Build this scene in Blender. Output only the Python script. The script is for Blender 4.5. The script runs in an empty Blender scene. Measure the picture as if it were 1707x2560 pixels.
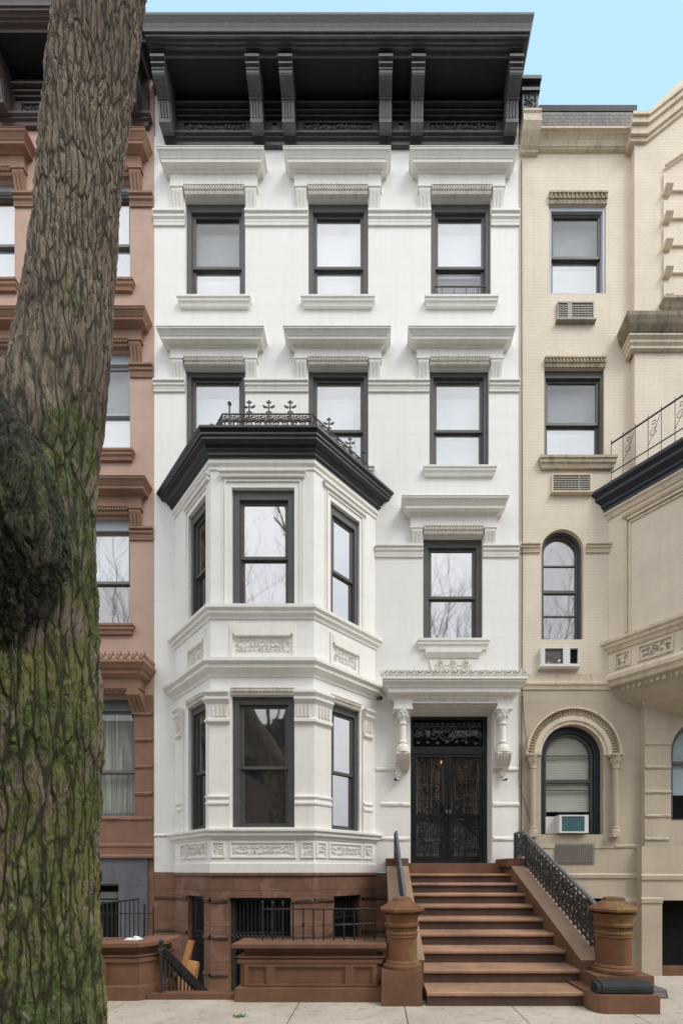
import bpy, bmesh, math, random
from mathutils import Vector, Matrix, noise
R = math.radians
PI = math.pi
rnd = random.Random(11)
S = bpy.context.scene
COL = S.collection
D = 8.333                     # camera distance from the house fronts (m)
EYE = 1.57


def PX(px, w=0.0): return (px - 940) * (D - w) / 1000.0
def PZ(py, w=0.0): return EYE + (2180 - py) * (D - w) / 1000.0


# ------------------------------------------------------------------ materials
def new_mat(name):
    m = bpy.data.materials.new(name); m.use_nodes = True
    nt = m.node_tree; b = nt.nodes['Principled BSDF']
    return m, nt, b


def N(nt, t, **k):
    n = nt.nodes.new(t)
    for a, v in k.items(): setattr(n, a, v)
    return n


def ramp(nt, src, stops):
    r = N(nt, 'ShaderNodeValToRGB')
    e = r.color_ramp.elements
    while len(e) < len(stops): e.new(0.5)
    for i, (p, c) in enumerate(stops):
        e[i].position = p
        e[i].color = (c, c, c, 1) if not isinstance(c, tuple) else (c[0], c[1], c[2], 1)
    nt.links.new(src, r.inputs[0])
    return r.outputs[0]


def coords(nt, sc=(1, 1, 1)):
    tc = N(nt, 'ShaderNodeTexCoord'); mp = N(nt, 'ShaderNodeMapping')
    mp.inputs['Scale'].default_value = sc
    nt.links.new(tc.outputs['Object'], mp.inputs[0])
    return mp.outputs[0]


def tex_noise(nt, co, scale, detail=5, rough=0.55, dist=0.0):
    n = N(nt, 'ShaderNodeTexNoise')
    n.inputs['Scale'].default_value = scale; n.inputs['Detail'].default_value = detail
    n.inputs['Roughness'].default_value = rough; n.inputs['Distortion'].default_value = dist
    nt.links.new(co, n.inputs['Vector'])
    return n.outputs['Fac']


def mixc(nt, fac, a, b, blend='MIX'):
    m = N(nt, 'ShaderNodeMix', data_type='RGBA', blend_type=blend)
    for i, v in ((0, fac), (6, a), (7, b)):
        if isinstance(v, (int, float)): m.inputs[i].default_value = v
        elif isinstance(v, tuple): m.inputs[i].default_value = (v[0], v[1], v[2], 1)
        else: nt.links.new(v, m.inputs[i])
    return m.outputs[2]


def math_n(nt, op, a, b=None, clamp=False):
    m = N(nt, 'ShaderNodeMath', operation=op); m.use_clamp = clamp
    for i, v in ((0, a), (1, b)):
        if v is None: continue
        if isinstance(v, (int, float)): m.inputs[i].default_value = v
        else: nt.links.new(v, m.inputs[i])
    return m.outputs[0]


def bump(nt, b, h, strength=0.3, dist=0.01, normal=None):
    bp = N(nt, 'ShaderNodeBump')
    bp.inputs['Strength'].default_value = strength; bp.inputs['Distance'].default_value = dist
    nt.links.new(h, bp.inputs['Height'])
    if normal is not None: nt.links.new(normal, bp.inputs['Normal'])
    nt.links.new(bp.outputs[0], b.inputs['Normal'])
    return bp.outputs[0]


def joints(nt, rowh, bw, mortar=0.006, off=0.0):
    """brick pattern on vertical faces: u = x + y, v = z"""
    tc = N(nt, 'ShaderNodeTexCoord'); sp = N(nt, 'ShaderNodeSeparateXYZ')
    nt.links.new(tc.outputs['Object'], sp.inputs[0])
    cm = N(nt, 'ShaderNodeCombineXYZ')
    nt.links.new(math_n(nt, 'ADD', sp.outputs[0], sp.outputs[1]), cm.inputs[0])
    nt.links.new(math_n(nt, 'ADD', sp.outputs[2], off), cm.inputs[1])
    br = N(nt, 'ShaderNodeTexBrick')
    br.inputs['Scale'].default_value = 1.0
    br.inputs['Mortar Size'].default_value = mortar
    br.inputs['Mortar Smooth'].default_value = 0.3
    br.inputs['Brick Width'].default_value = bw; br.inputs['Row Height'].default_value = rowh
    br.inputs['Color1'].default_value = (1, 1, 1, 1); br.inputs['Color2'].default_value = (.96, .96, .96, 1)
    br.inputs['Mortar'].default_value = (0, 0, 0, 1)
    nt.links.new(cm.outputs[0], br.inputs['Vector'])
    return br.outputs['Fac'], br.outputs['Color']


def masonry(name, base, var=0.06, rough=0.8, grime_and_gap=(0.25, 0.22, 0.18), gamt=0.25, jt=None, jdark=0.12,
            bumpd=0.004, bscale=60, streak=0.15, blotch=None):
    m, nt, b = new_mat(name)
    co = coords(nt)
    f1 = tex_noise(nt, co, 1.3, 6, 0.6)
    dk = tuple(c * (1 - var * 2) for c in base); lt = tuple(min(1, c * (1 + var)) for c in base)
    c = mixc(nt, ramp(nt, f1, [(0.3, 0.0), (0.7, 1.0)]), dk, lt)
    if blotch:
        f4 = tex_noise(nt, co, 2.2, 4, 0.5, 0.4)
        c = mixc(nt, ramp(nt, f4, [(0.52, 0.0), (0.58, 1.0)]), c, blotch)
    # vertical streaks of dirt
    st = tex_noise(nt, coords(nt, (9, 9, 0.55)), 1.0, 6, 0.65)
    c = mixc(nt, math_n(nt, 'MULTIPLY', ramp(nt, st, [(0.5, 0.0), (0.75, 1.0)]), streak), c, grime_and_gap)
    f3 = tex_noise(nt, co, 17, 5, 0.7)
    c = mixc(nt, math_n(nt, 'MULTIPLY', ramp(nt, f3, [(0.55, 0.0), (0.72, 1.0)]), gamt), c, grime_and_gap)
    h = tex_noise(nt, co, bscale, 4, 0.6)
    if jt:
        jf, jc = joints(nt, *jt)
        c = mixc(nt, math_n(nt, 'MULTIPLY', jf, jdark), c, tuple(x * 0.25 for x in base))
        h = math_n(nt, 'SUBTRACT', h, math_n(nt, 'MULTIPLY', jf, 1.4))
    nt.links.new(c, b.inputs['Base Color'])
    b.inputs['Roughness'].default_value = rough
    bump(nt, b, h, 0.5, bumpd)
    return m


def paint(name, base, rough=0.45, var=0.15, spec=0.5, dust=None, damt=0.3):
    m, nt, b = new_mat(name)
    co = coords(nt)
    f = tex_noise(nt, co, 6, 6, 0.65)
    c = mixc(nt, ramp(nt, f, [(0.3, 0.0), (0.75, 1.0)]), tuple(x * (1 - var) for x in base), tuple(min(1, x * (1 + var)) for x in base))
    if dust:
        g = tex_noise(nt, co, 25, 6, 0.7)
        c = mixc(nt, math_n(nt, 'MULTIPLY', ramp(nt, g, [(0.5, 0.0), (0.72, 1.0)]), damt), c, dust)
    nt.links.new(c, b.inputs['Base Color'])
    b.inputs['Roughness'].default_value = rough
    b.inputs['Specular IOR Level'].default_value = spec
    bump(nt, b, tex_noise(nt, co, 90, 3, 0.6), 0.25, 0.002)
    return m


M = {}
M['white'] = masonry('white_painted_stone', (.88, .872, .835), 0.02, 0.6, (.40, .34, .25), 0.08, (0.385, 7.0, 0.005, 0.1), 0.08, 0.002, 40, 0.10)
M['white_trim'] = masonry('white_painted_trim', (.86, .845, .79), 0.025, 0.55, (.30, .26, .19), 0.18, None, 0, 0.002, 50, 0.14)
M['white_carved'] = masonry('white_carved_stone', (.80, .765, .69), 0.04, 0.6, (.16, .13, .08), 0.38, None, 0, 0.003, 60, 0.3)
M['grime_and_gap'] = masonry('dark_gap_paint', (.30, .27, .22), 0.15, 0.8, (.08, .06, .04), 0.5, None, 0, 0.003, 60, 0.3)  # dark tone for the plate added behind the canopy cresting
M['cream_soot'] = masonry('soot_stained_cream', (.30, .245, .16), 0.3, 0.8, (.035, .03, .02), 0.8, None, 0, 0.005, 50, 0.9)
M['rock_brown'] = masonry('rock_faced_brownstone', (.125, .070, .050), 0.2, 0.85, (.04, .025, .018), 0.5, None, 0, 0.008, 40, 0.3)
M['black'] = paint('black_gloss_paint', (.030, .030, .033), 0.30, 0.25, 0.6, (.13, .13, .13), 0.3)
M['black_bay'] = paint('black_bay_paint', (.012, .012, .013), 0.30, 0.3, 0.55, (.10, .10, .10), 0.2)
M['black_lit'] = paint('lightened_black_paint', (.085, .085, .088), 0.35, 0.25, 0.5, (.20, .20, .20), 0.4)  # lighter copy of the black, daylight on bracket faces put into the colour
M['black_matte'] = paint('flat_black_and_shade', (.017, .017, .019), 0.6, 0.2, 0.3)  # roof black, also used to paint shade on the cornice soffits
M['frame'] = paint('dark_grey_window_paint', (.092, .089, .082), 0.45, 0.12, 0.4, (.16, .15, .13), 0.2)
M['frame_light'] = paint('light_grey_window_paint', (.42, .46, .50), 0.45, 0.08)
M['frame_mid'] = paint('mid_grey_window_paint', (.16, .16, .16), 0.45, 0.1)
M['pink'] = masonry('rose_stucco', (.54, .375, .300), 0.06, 0.85, (.30, .17, .13), 0.10, (0.56, 9.0, 0.006, 0.2), 0.14, 0.003, 70, 0.1)
M['pink_trim'] = masonry('brown_stucco_trim', (.315, .182, .120), 0.1, 0.75, (.12, .06, .045), 0.2, None, 0, 0.003, 70, 0.15)
M['pink_base'] = masonry('brownstone_red', (.265, .142, .096), 0.1, 0.8, (.10, .05, .04), 0.25, None, 0, 0.004, 60, 0.15)
M['brown_cornice'] = paint('dark_brown_cornice_paint', (.075, .055, .052), 0.45, 0.2, 0.5, (.2, .16, .15), 0.25)
M['brownstone'] = masonry('brownstone', (.215, .112, .070), 0.14, 0.8, (.085, .048, .03), 0.35, (0.66, 1.45, 0.009, 0.1), 0.5, 0.005, 45, 0.35, (.255, .142, .095))
M['stoop'] = masonry('stoop_brownstone', (.185, .090, .050), 0.18, 0.7, (.07, .036, .024), 0.5, None, 0, 0.004, 55, 0.25)
M['tread'] = masonry('worn_lit_tread', (.41, .240, .152), 0.22, 0.65, (.13, .075, .05), 0.6, None, 0, 0.004, 50, 0.25)  # tread tone raised, light on the step tops put into the colour
M['riser'] = masonry('shaded_riser', (.095, .056, .043), 0.14, 0.8, (.05, .03, .025), 0.4, None, 0, 0.003, 60, 0.3)  # riser tone lowered to paint the shade below the nosings
M['mossy'] = masonry('algae_stained_brownstone', (.175, .072, .030), 0.18, 0.75, (.08, .05, .016), 0.7, None, 0, 0.004, 45, 0.7, (.20, .115, .035))
M['tan'] = masonry('worn_tan_stone', (.36, .24, .165), 0.10, 0.8, (.16, .10, .06), 0.3, None, 0, 0.004, 60, 0.3)
M['cream'] = masonry('cream_painted_brick', (.80, .70, .56), 0.05, 0.75, (.36, .27, .18), 0.12, (0.068, 0.21, 0.007, 0.0), 0.09, 0.003, 70, 0.14)
M['cream_trim'] = masonry('cream_painted_trim', (.72, .62, .475), 0.07, 0.75, (.13, .10, .06), 0.35, None, 0, 0.004, 60, 0.4)
M['cream_dirty'] = masonry('stained_cream_stone', (.52, .44, .32), 0.15, 0.8, (.045, .038, .022), 0.75, None, 0, 0.005, 50, 0.7)
M['cream_low'] = masonry('sandy_painted_stone', (.52, .445, .34), 0.07, 0.8, (.26, .20, .14), 0.15, (0.58, 1.6, 0.006, 0.15), 0.16, 0.003, 60, 0.2)
M['navy'] = paint('navy_black_paint', (.018, .024, .035), 0.45, 0.25, 0.4, (.08, .08, .08), 0.2)
M['granite'] = masonry('grey_granite_stucco', (.155, .162, .185), 0.18, 0.7, (.05, .05, .06), 0.6, None, 0, 0.004, 120, 0.3)
M['iron'] = paint('black_iron', (.018, .019, .020), 0.35, 0.3, 0.6, (.17, .16, .13), 0.4)  # pale speckle paints highlights as well as dust onto the iron
M['iron_black'] = paint('jet_black_iron', (.008, .008, .009), 0.35, 0.3, 0.5)
M['iron_grey'] = paint('weathered_grey_iron', (.11, .12, .13), 0.5, 0.25, 0.5, (.25, .26, .27), 0.5)
M['iron_brown'] = paint('rusty_cresting', (.10, .08, .07), 0.6, 0.3, 0.4, (.22, .15, .11), 0.5)
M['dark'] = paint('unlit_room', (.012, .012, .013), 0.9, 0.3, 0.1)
M['shade_white'] = paint('white_roller_shade', (.80, .81, .86), 0.9, 0.01, 0.1)
M['shade_pale'] = paint('pale_blue_sheer', (.66, .74, .78), 0.9, 0.03, 0.1)
M['shade_grey'] = paint('grey_insect_screen', (.34, .34, .36), 0.9, 0.06, 0.1)
M['wood'] = paint('raw_pine_board', (.58, .31, .13), 0.6, 0.25, 0.3)
M['wood_dark'] = paint('weathered_pine_board', (.40, .18, .07), 0.6, 0.25, 0.3)
M['plastic'] = paint('white_appliance_plastic', (.72, .72, .70), 0.4, 0.03)
M['inner_panel'] = paint('brown_inner_panel', (.11, .09, .085), 0.6, 0.3, 0.3, (.3, .28, .26), 0.4)
M['teal'] = paint('teal_filter_panel', (.07, .17, .19), 0.6, 0.2)
M['vent'] = paint('vent_metal', (.30, .27, .23), 0.5, 0.15, 0.5, (.1, .09, .07), 0.5)
M['rubber'] = paint('black_rubber', (.028, .033, .034), 0.75, 0.3, 0.3, (.09, .09, .09), 0.3)
M['paper'] = paint('white_paper', (.75, .75, .73), 0.8, 0.05)
M['terracotta'] = paint('terracotta', (.30, .10, .06), 0.8, 0.15)
M['slate'] = masonry('grey_slate', (.20, .19, .18), 0.25, 0.7, (.5, .47, .42), 0.5, (0.07, 0.16, 0.012, 0.0), 0.6, 0.006, 50, 0.3)
M['soil'] = masonry('soil', (.06, .045, .03), 0.3, 0.95, (.02, .015, .01), 0.5, None, 0, 0.02, 30, 0)
M['asphalt'] = masonry('asphalt', (.05, .05, .052), 0.15, 0.9, (.02, .02, .02), 0.3, None, 0, 0.004, 120, 0)
M['opp'] = masonry('opposite_brick', (.15, .085, .06), 0.15, 0.9, (.05, .03, .02), 0.3, (0.075, 0.22, 0.01, 0), 0.3, 0.004, 60, 0.2)
M['opp_glass'] = paint('opposite_glass', (.05, .06, .07), 0.1, 0.1, 0.8)


def concrete():
    m, nt, b = new_mat('sidewalk_concrete')
    co = coords(nt)
    f = tex_noise(nt, co, 1.6, 7, 0.65)
    c = mixc(nt, ramp(nt, f, [(0.3, 0.0), (0.7, 1.0)]), (.40, .35, .285), (.54, .48, .40))
    g = tex_noise(nt, co, 7.0, 6, 0.7, 0.3)
    c = mixc(nt, math_n(nt, 'MULTIPLY', ramp(nt, g, [(0.52, 0.0), (0.66, 1.0)]), 0.45), c, (.20, .165, .125))
    s = tex_noise(nt, co, 55, 4, 0.8)
    c = mixc(nt, math_n(nt, 'MULTIPLY', ramp(nt, s, [(0.58, 0.0), (0.66, 1.0)]), 0.6), c, (.14, .12, .10))
    nt.links.new(c, b.inputs['Base Color']); b.inputs['Roughness'].default_value = 0.85
    bump(nt, b, tex_noise(nt, co, 130, 4, 0.7), 0.4, 0.003)
    return m


M['concrete'] = concrete()


def glass_clear(name, refl):
    m = bpy.data.materials.new(name); m.use_nodes = True
    nt = m.node_tree; nt.nodes.clear()
    o = N(nt, 'ShaderNodeOutputMaterial'); mx = N(nt, 'ShaderNodeMixShader')
    t = N(nt, 'ShaderNodeBsdfTransparent'); g = N(nt, 'ShaderNodeBsdfGlossy')
    g.inputs['Roughness'].default_value = 0.02
    t.inputs[0].default_value = (.93, .95, .95, 1)
    mx.inputs[0].default_value = refl
    nt.links.new(t.outputs[0], mx.inputs[1]); nt.links.new(g.outputs[0], mx.inputs[2]); nt.links.new(mx.outputs[0], o.inputs[0])
    return m


def glass_mirror(name, refl, base=(.012, .013, .014), wav=0.004, tint=(1, 1, 1)):
    m = bpy.data.materials.new(name); m.use_nodes = True
    nt = m.node_tree; nt.nodes.clear()
    o = N(nt, 'ShaderNodeOutputMaterial'); mx = N(nt, 'ShaderNodeMixShader')
    d = N(nt, 'ShaderNodeBsdfDiffuse'); g = N(nt, 'ShaderNodeBsdfGlossy')
    d.inputs[0].default_value = (*base, 1); g.inputs['Roughness'].default_value = 0.03
    g.inputs[0].default_value = (*tint, 1)
    bp = N(nt, 'ShaderNodeBump'); bp.inputs['Strength'].default_value = 0.25; bp.inputs['Distance'].default_value = wav
    nt.links.new(tex_noise(nt, coords(nt), 2.2, 2, 0.5), bp.inputs['Height'])
    nt.links.new(bp.outputs[0], g.inputs['Normal'])
    mx.inputs[0].default_value = refl
    nt.links.new(d.outputs[0], mx.inputs[1]); nt.links.new(g.outputs[0], mx.inputs[2]); nt.links.new(mx.outputs[0], o.inputs[0])
    return m


M['clear'] = glass_clear('clear_window_glass', 0.34)
M['sheer_glass'] = glass_clear('dim_sheer_window_glass', 0.30)
M['screened'] = glass_clear('screened_window_glass', 0.10)
M['plain'] = glass_clear('plain_window_glass', 0.07)
M['mirror'] = glass_mirror('sky_reflecting_glass', 0.46, (.10, .10, .105))
M['mirror_grey'] = glass_mirror('grey_reflecting_glass', 0.30, (.10, .10, .10))
M['transom_glass'] = glass_mirror('transom_glass', 0.05, (.012, .012, .013))
M['mirror_dim'] = glass_mirror('dim_window_glass', 0.30, (.03, .03, .03))
M['door_glass'] = glass_clear('door_glass', 0.14)


def lamp_mat():
    m, nt, b = new_mat('warm_hall_bulb')
    b.inputs['Base Color'].default_value = (.9, .6, .25, 1)
    b.inputs['Emission Color'].default_value = (1, .58, .2, 1); b.inputs['Emission Strength'].default_value = 1.2
    return m


M['bulb'] = lamp_mat()


def blind_mat():
    m, nt, b = new_mat('cream_venetian_slats')
    tc = N(nt, 'ShaderNodeTexCoord'); sp = N(nt, 'ShaderNodeSeparateXYZ')
    nt.links.new(tc.outputs['Object'], sp.inputs[0])
    s = math_n(nt, 'FRACT', math_n(nt, 'MULTIPLY', sp.outputs[2], 22.0))
    c = mixc(nt, ramp(nt, s, [(0.0, 0.0), (0.18, 1.0), (0.9, 1.0), (1.0, 0.0)]), (.22, .21, .17), (.80, .76, .66))
    nt.links.new(c, b.inputs['Base Color']); b.inputs['Roughness'].default_value = 0.7
    return m


M['slats'] = blind_mat()


def curtain_mat(name, a, c2):
    m, nt, b = new_mat(name)
    f = tex_noise(nt, coords(nt, (22, 22, 0.7)), 1.0, 4, 0.6)
    c = mixc(nt, ramp(nt, f, [(0.35, 0.0), (0.65, 1.0)]), a, c2)
    nt.links.new(c, b.inputs['Base Color']); b.inputs['Roughness'].default_value = 0.9
    return m


M['curtain'] = curtain_mat('grey_green_curtain', (.30, .31, .26), (.80, .80, .70))
M['curtain_brown'] = curtain_mat('brown_curtain', (.05, .035, .025), (.90, .70, .58))
M['reflection_pale'] = curtain_mat('pale_reflection', (.10, .12, .12), (.85, .92, .95))  # bluish reflection in the lower door glass, painted as pale streaks


def bark(wetmode=False):
    m, nt, b = new_mat('wet_black_bark' if wetmode else 'mossy_bark')
    tc = N(nt, 'ShaderNodeTexCoord')
    sp = N(nt, 'ShaderNodeSeparateXYZ'); nt.links.new(tc.outputs['Object'], sp.inputs[0])
    z = sp.outputs[2]
    # warp
    nz = N(nt, 'ShaderNodeTexNoise'); nz.inputs['Scale'].default_value = 2.2; nz.inputs['Detail'].default_value = 4
    nt.links.new(tc.outputs['Object'], nz.inputs['Vector'])
    vm = N(nt, 'ShaderNodeVectorMath', operation='MULTIPLY_ADD')
    nt.links.new(nz.outputs['Color'], vm.inputs[0]); vm.inputs[1].default_value = (.10, .10, .4)
    nt.links.new(tc.outputs['Object'], vm.inputs[2])

    def plates(sc, k, dist='DISTANCE_TO_EDGE'):
        mp = N(nt, 'ShaderNodeMapping'); mp.inputs['Scale'].default_value = (sc, sc, sc * k)
        nt.links.new(vm.outputs[0], mp.inputs[0])
        v = N(nt, 'ShaderNodeTexVoronoi', feature=dist); v.inputs['Scale'].default_value = 1.0
        v.inputs['Randomness'].default_value = 1.0
        nt.links.new(mp.outputs[0], v.inputs['Vector'])
        return v.outputs['Distance']
    pa = ramp(nt, plates(32, 0.11), [(0.0, 0.0), (0.12, 0.5), (0.34, 1.0)])     # fine upper bark
    pb = ramp(nt, plates(15, 0.13), [(0.0, 0.0), (0.09, 0.45), (0.30, 1.0)])    # coarse lower bark
    low = ramp(nt, math_n(nt, 'MULTIPLY', z, 0.1), [(0.42, 1.0), (0.58, 0.0)])
    pl = mixc(nt, low, pa, pb)
    def furrow(sc, sz, off):
        mp = N(nt, 'ShaderNodeMapping'); mp.inputs['Scale'].default_value = (sc, sc, sz); mp.inputs['Location'].default_value = (off, off, off)
        nt.links.new(vm.outputs[0], mp.inputs[0])
        n_ = tex_noise(nt, mp.outputs[0], 1.0, 4, 0.6)
        a_ = math_n(nt, 'ABSOLUTE', math_n(nt, 'SUBTRACT', n_, 0.5))
        return ramp(nt, a_, [(0.0, 0.0), (0.035, 0.45), (0.11, 1.0)])
    fa = mixc(nt, low, furrow(24, 3.6, 0.0), furrow(11, 1.5, 0.0))
    pl = math_n(nt, 'MULTIPLY', pl, math_n(nt, 'ADD', math_n(nt, 'MULTIPLY', fa, 0.8), 0.2))
    grain = tex_noise(nt, coords(nt, (60, 60, 17)), 1.0, 5, 0.8)
    fine = tex_noise(nt, coords(nt, (1, 1, 0.5)), 120, 4, 0.7)
    big = tex_noise(nt, tc.outputs['Object'], 3.0, 4, 0.6)
    # height
    h = math_n(nt, 'ADD', math_n(nt, 'MULTIPLY', pl, 0.62), math_n(nt, 'MULTIPLY', grain, 0.34))
    h = math_n(nt, 'ADD', h, math_n(nt, 'MULTIPLY', big, 0.5))
    # colour of wood
    c = mixc(nt, ramp(nt, grain, [(0.25, 0.0), (0.75, 1.0)]), (.145, .112, .075), (.50, .415, .31))
    rd = tex_noise(nt, tc.outputs['Object'], 1.5, 3, 0.5)
    c = mixc(nt, math_n(nt, 'MULTIPLY', ramp(nt, rd, [(0.50, 0.0), (0.62, 1.0)]), 0.55), c, (.20, .135, .115))
    # furrows get a darker colour further down, after moss and film
    pass
    # moss: patches of low trunk and right flank
    mo = tex_noise(nt, coords(nt, (1, 1, 0.6)), 3.4, 7, 0.66)
    zz = ramp(nt, math_n(nt, 'MULTIPLY', z, 0.1), [(0.0, 0.14), (0.28, 0.09), (0.40, 0.07), (0.52, 0.0), (0.75, 0.0)])
    mm = math_n(nt, 'ADD', mo, zz)
    lift = ramp(nt, math_n(nt, 'MULTIPLY', z, 0.1), [(0.0, 0.0), (0.45, 0.0), (0.60, 0.14), (1.0, 0.16)])
    mm = math_n(nt, 'SUBTRACT', mm, lift)
    xr = ramp(nt, math_n(nt, 'ADD', math_n(nt, 'MULTIPLY', sp.outputs[0], 0.8), 2.15), [(0.25, 0.0), (0.55, 0.12)])
    mm = math_n(nt, 'ADD', mm, xr)
    moss = ramp(nt, mm, [(0.60, 0.0), (0.66, 1.0)])
    mcol = mixc(nt, ramp(nt, fine, [(0.35, 0.0), (0.65, 1.0)]), (.014, .034, .006), (.13, .22, .035))
    mcol = mixc(nt, ramp(nt, tex_noise(nt, tc.outputs['Object'], 1.2, 3, 0.5), [(0.48, 0.0), (0.62, 0.8)]), mcol, (.24, .24, .06))
    c = mixc(nt, math_n(nt, 'MULTIPLY', moss, ramp(nt, tex_noise(nt, tc.outputs['Object'], 22, 5, .7), [(0.38, 0.35), (0.58, 1.0)])), c, mcol)
    # olive film
    fo = tex_noise(nt, tc.outputs['Object'], 5.0, 5, 0.6)
    c = mixc(nt, math_n(nt, 'MULTIPLY', ramp(nt, fo, [(0.48, 0.0), (0.62, 1.0)]), 0.22), c, (.075, .085, .03))
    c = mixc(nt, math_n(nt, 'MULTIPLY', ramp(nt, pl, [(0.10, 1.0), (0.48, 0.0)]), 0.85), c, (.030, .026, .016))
    # dark wet rot around the side limb
    gx = N(nt, 'ShaderNodeVectorMath', operation='DISTANCE'); nt.links.new(tc.outputs['Object'], gx.inputs[0])
    gx.inputs[1].default_value = (-2.50, -6.15, 4.12)
    wet = math_n(nt, 'ADD', gx.outputs['Value'], math_n(nt, 'MULTIPLY', fo, 0.7))
    if wetmode:
        wc = mixc(nt, ramp(nt, grain, [(0.3, 0.0), (0.8, 1.0)]), (.006, .006, .005), (.085, .078, .060))
        c = mixc(nt, ramp(nt, tex_noise(nt, tc.outputs['Object'], 4.0, 5, .6), [(0.42, 0.92), (0.60, 0.30)]), c, wc)
    else:
        c = mixc(nt, ramp(nt, wet, [(0.80, 0.7), (1.0, 0.0)]), c, (.026, .025, .020))
    nt.links.new(c, b.inputs['Base Color'])
    b.inputs['Roughness'].default_value = 0.6 if wetmode else 0.85; b.inputs['Specular IOR Level'].default_value = 0.3 if wetmode else 0.25
    hh = math_n(nt, 'ADD', fine, math_n(nt, 'MULTIPLY', grain, 1.2))
    bump(nt, b, hh, 0.6, 0.012)
    dp = N(nt, 'ShaderNodeDisplacement'); dp.inputs['Midlevel'].default_value = 0.75; nt.links.new(math_n(nt, 'MULTIPLY', ramp(nt, math_n(nt, 'MULTIPLY', z, 0.1), [(0.30, 0.062), (0.55, 0.030)]), 1.7 if wetmode else 1.0), dp.inputs['Scale'])
    nt.links.new(h, dp.inputs['Height'])
    nt.links.new(dp.outputs[0], nt.nodes['Material Output'].inputs['Displacement'])
    m.displacement_method = 'BOTH'
    return m


M['bark'] = bark()
M['wet_bark'] = bark(True)
M['twig'] = paint('twig_bark', (.06, .05, .04), 0.9, 0.2, 0.2)
M['dead_leaf'] = paint('dry_leaf', (.16, .10, .05), 0.8, 0.4)
M['leaf'] = paint('weed_leaf', (.12, .20, .05), 0.7, 0.2)


# ------------------------------------------------------------------ mesh tools
class Fr:
    def __init__(s, ox, oy, ux, uy):
        l = math.hypot(ux, uy)
        s.ox, s.oy, s.ux, s.uy = ox, oy, ux / l, uy / l
        s.nx, s.ny = s.uy, -s.ux
    def P(s, u, w, z): return (s.ox + u * s.ux + w * s.nx, s.oy + u * s.uy + w * s.ny, z)


W = Fr(0, 0, 1, 0)     # u = x, w = towards the street


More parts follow.
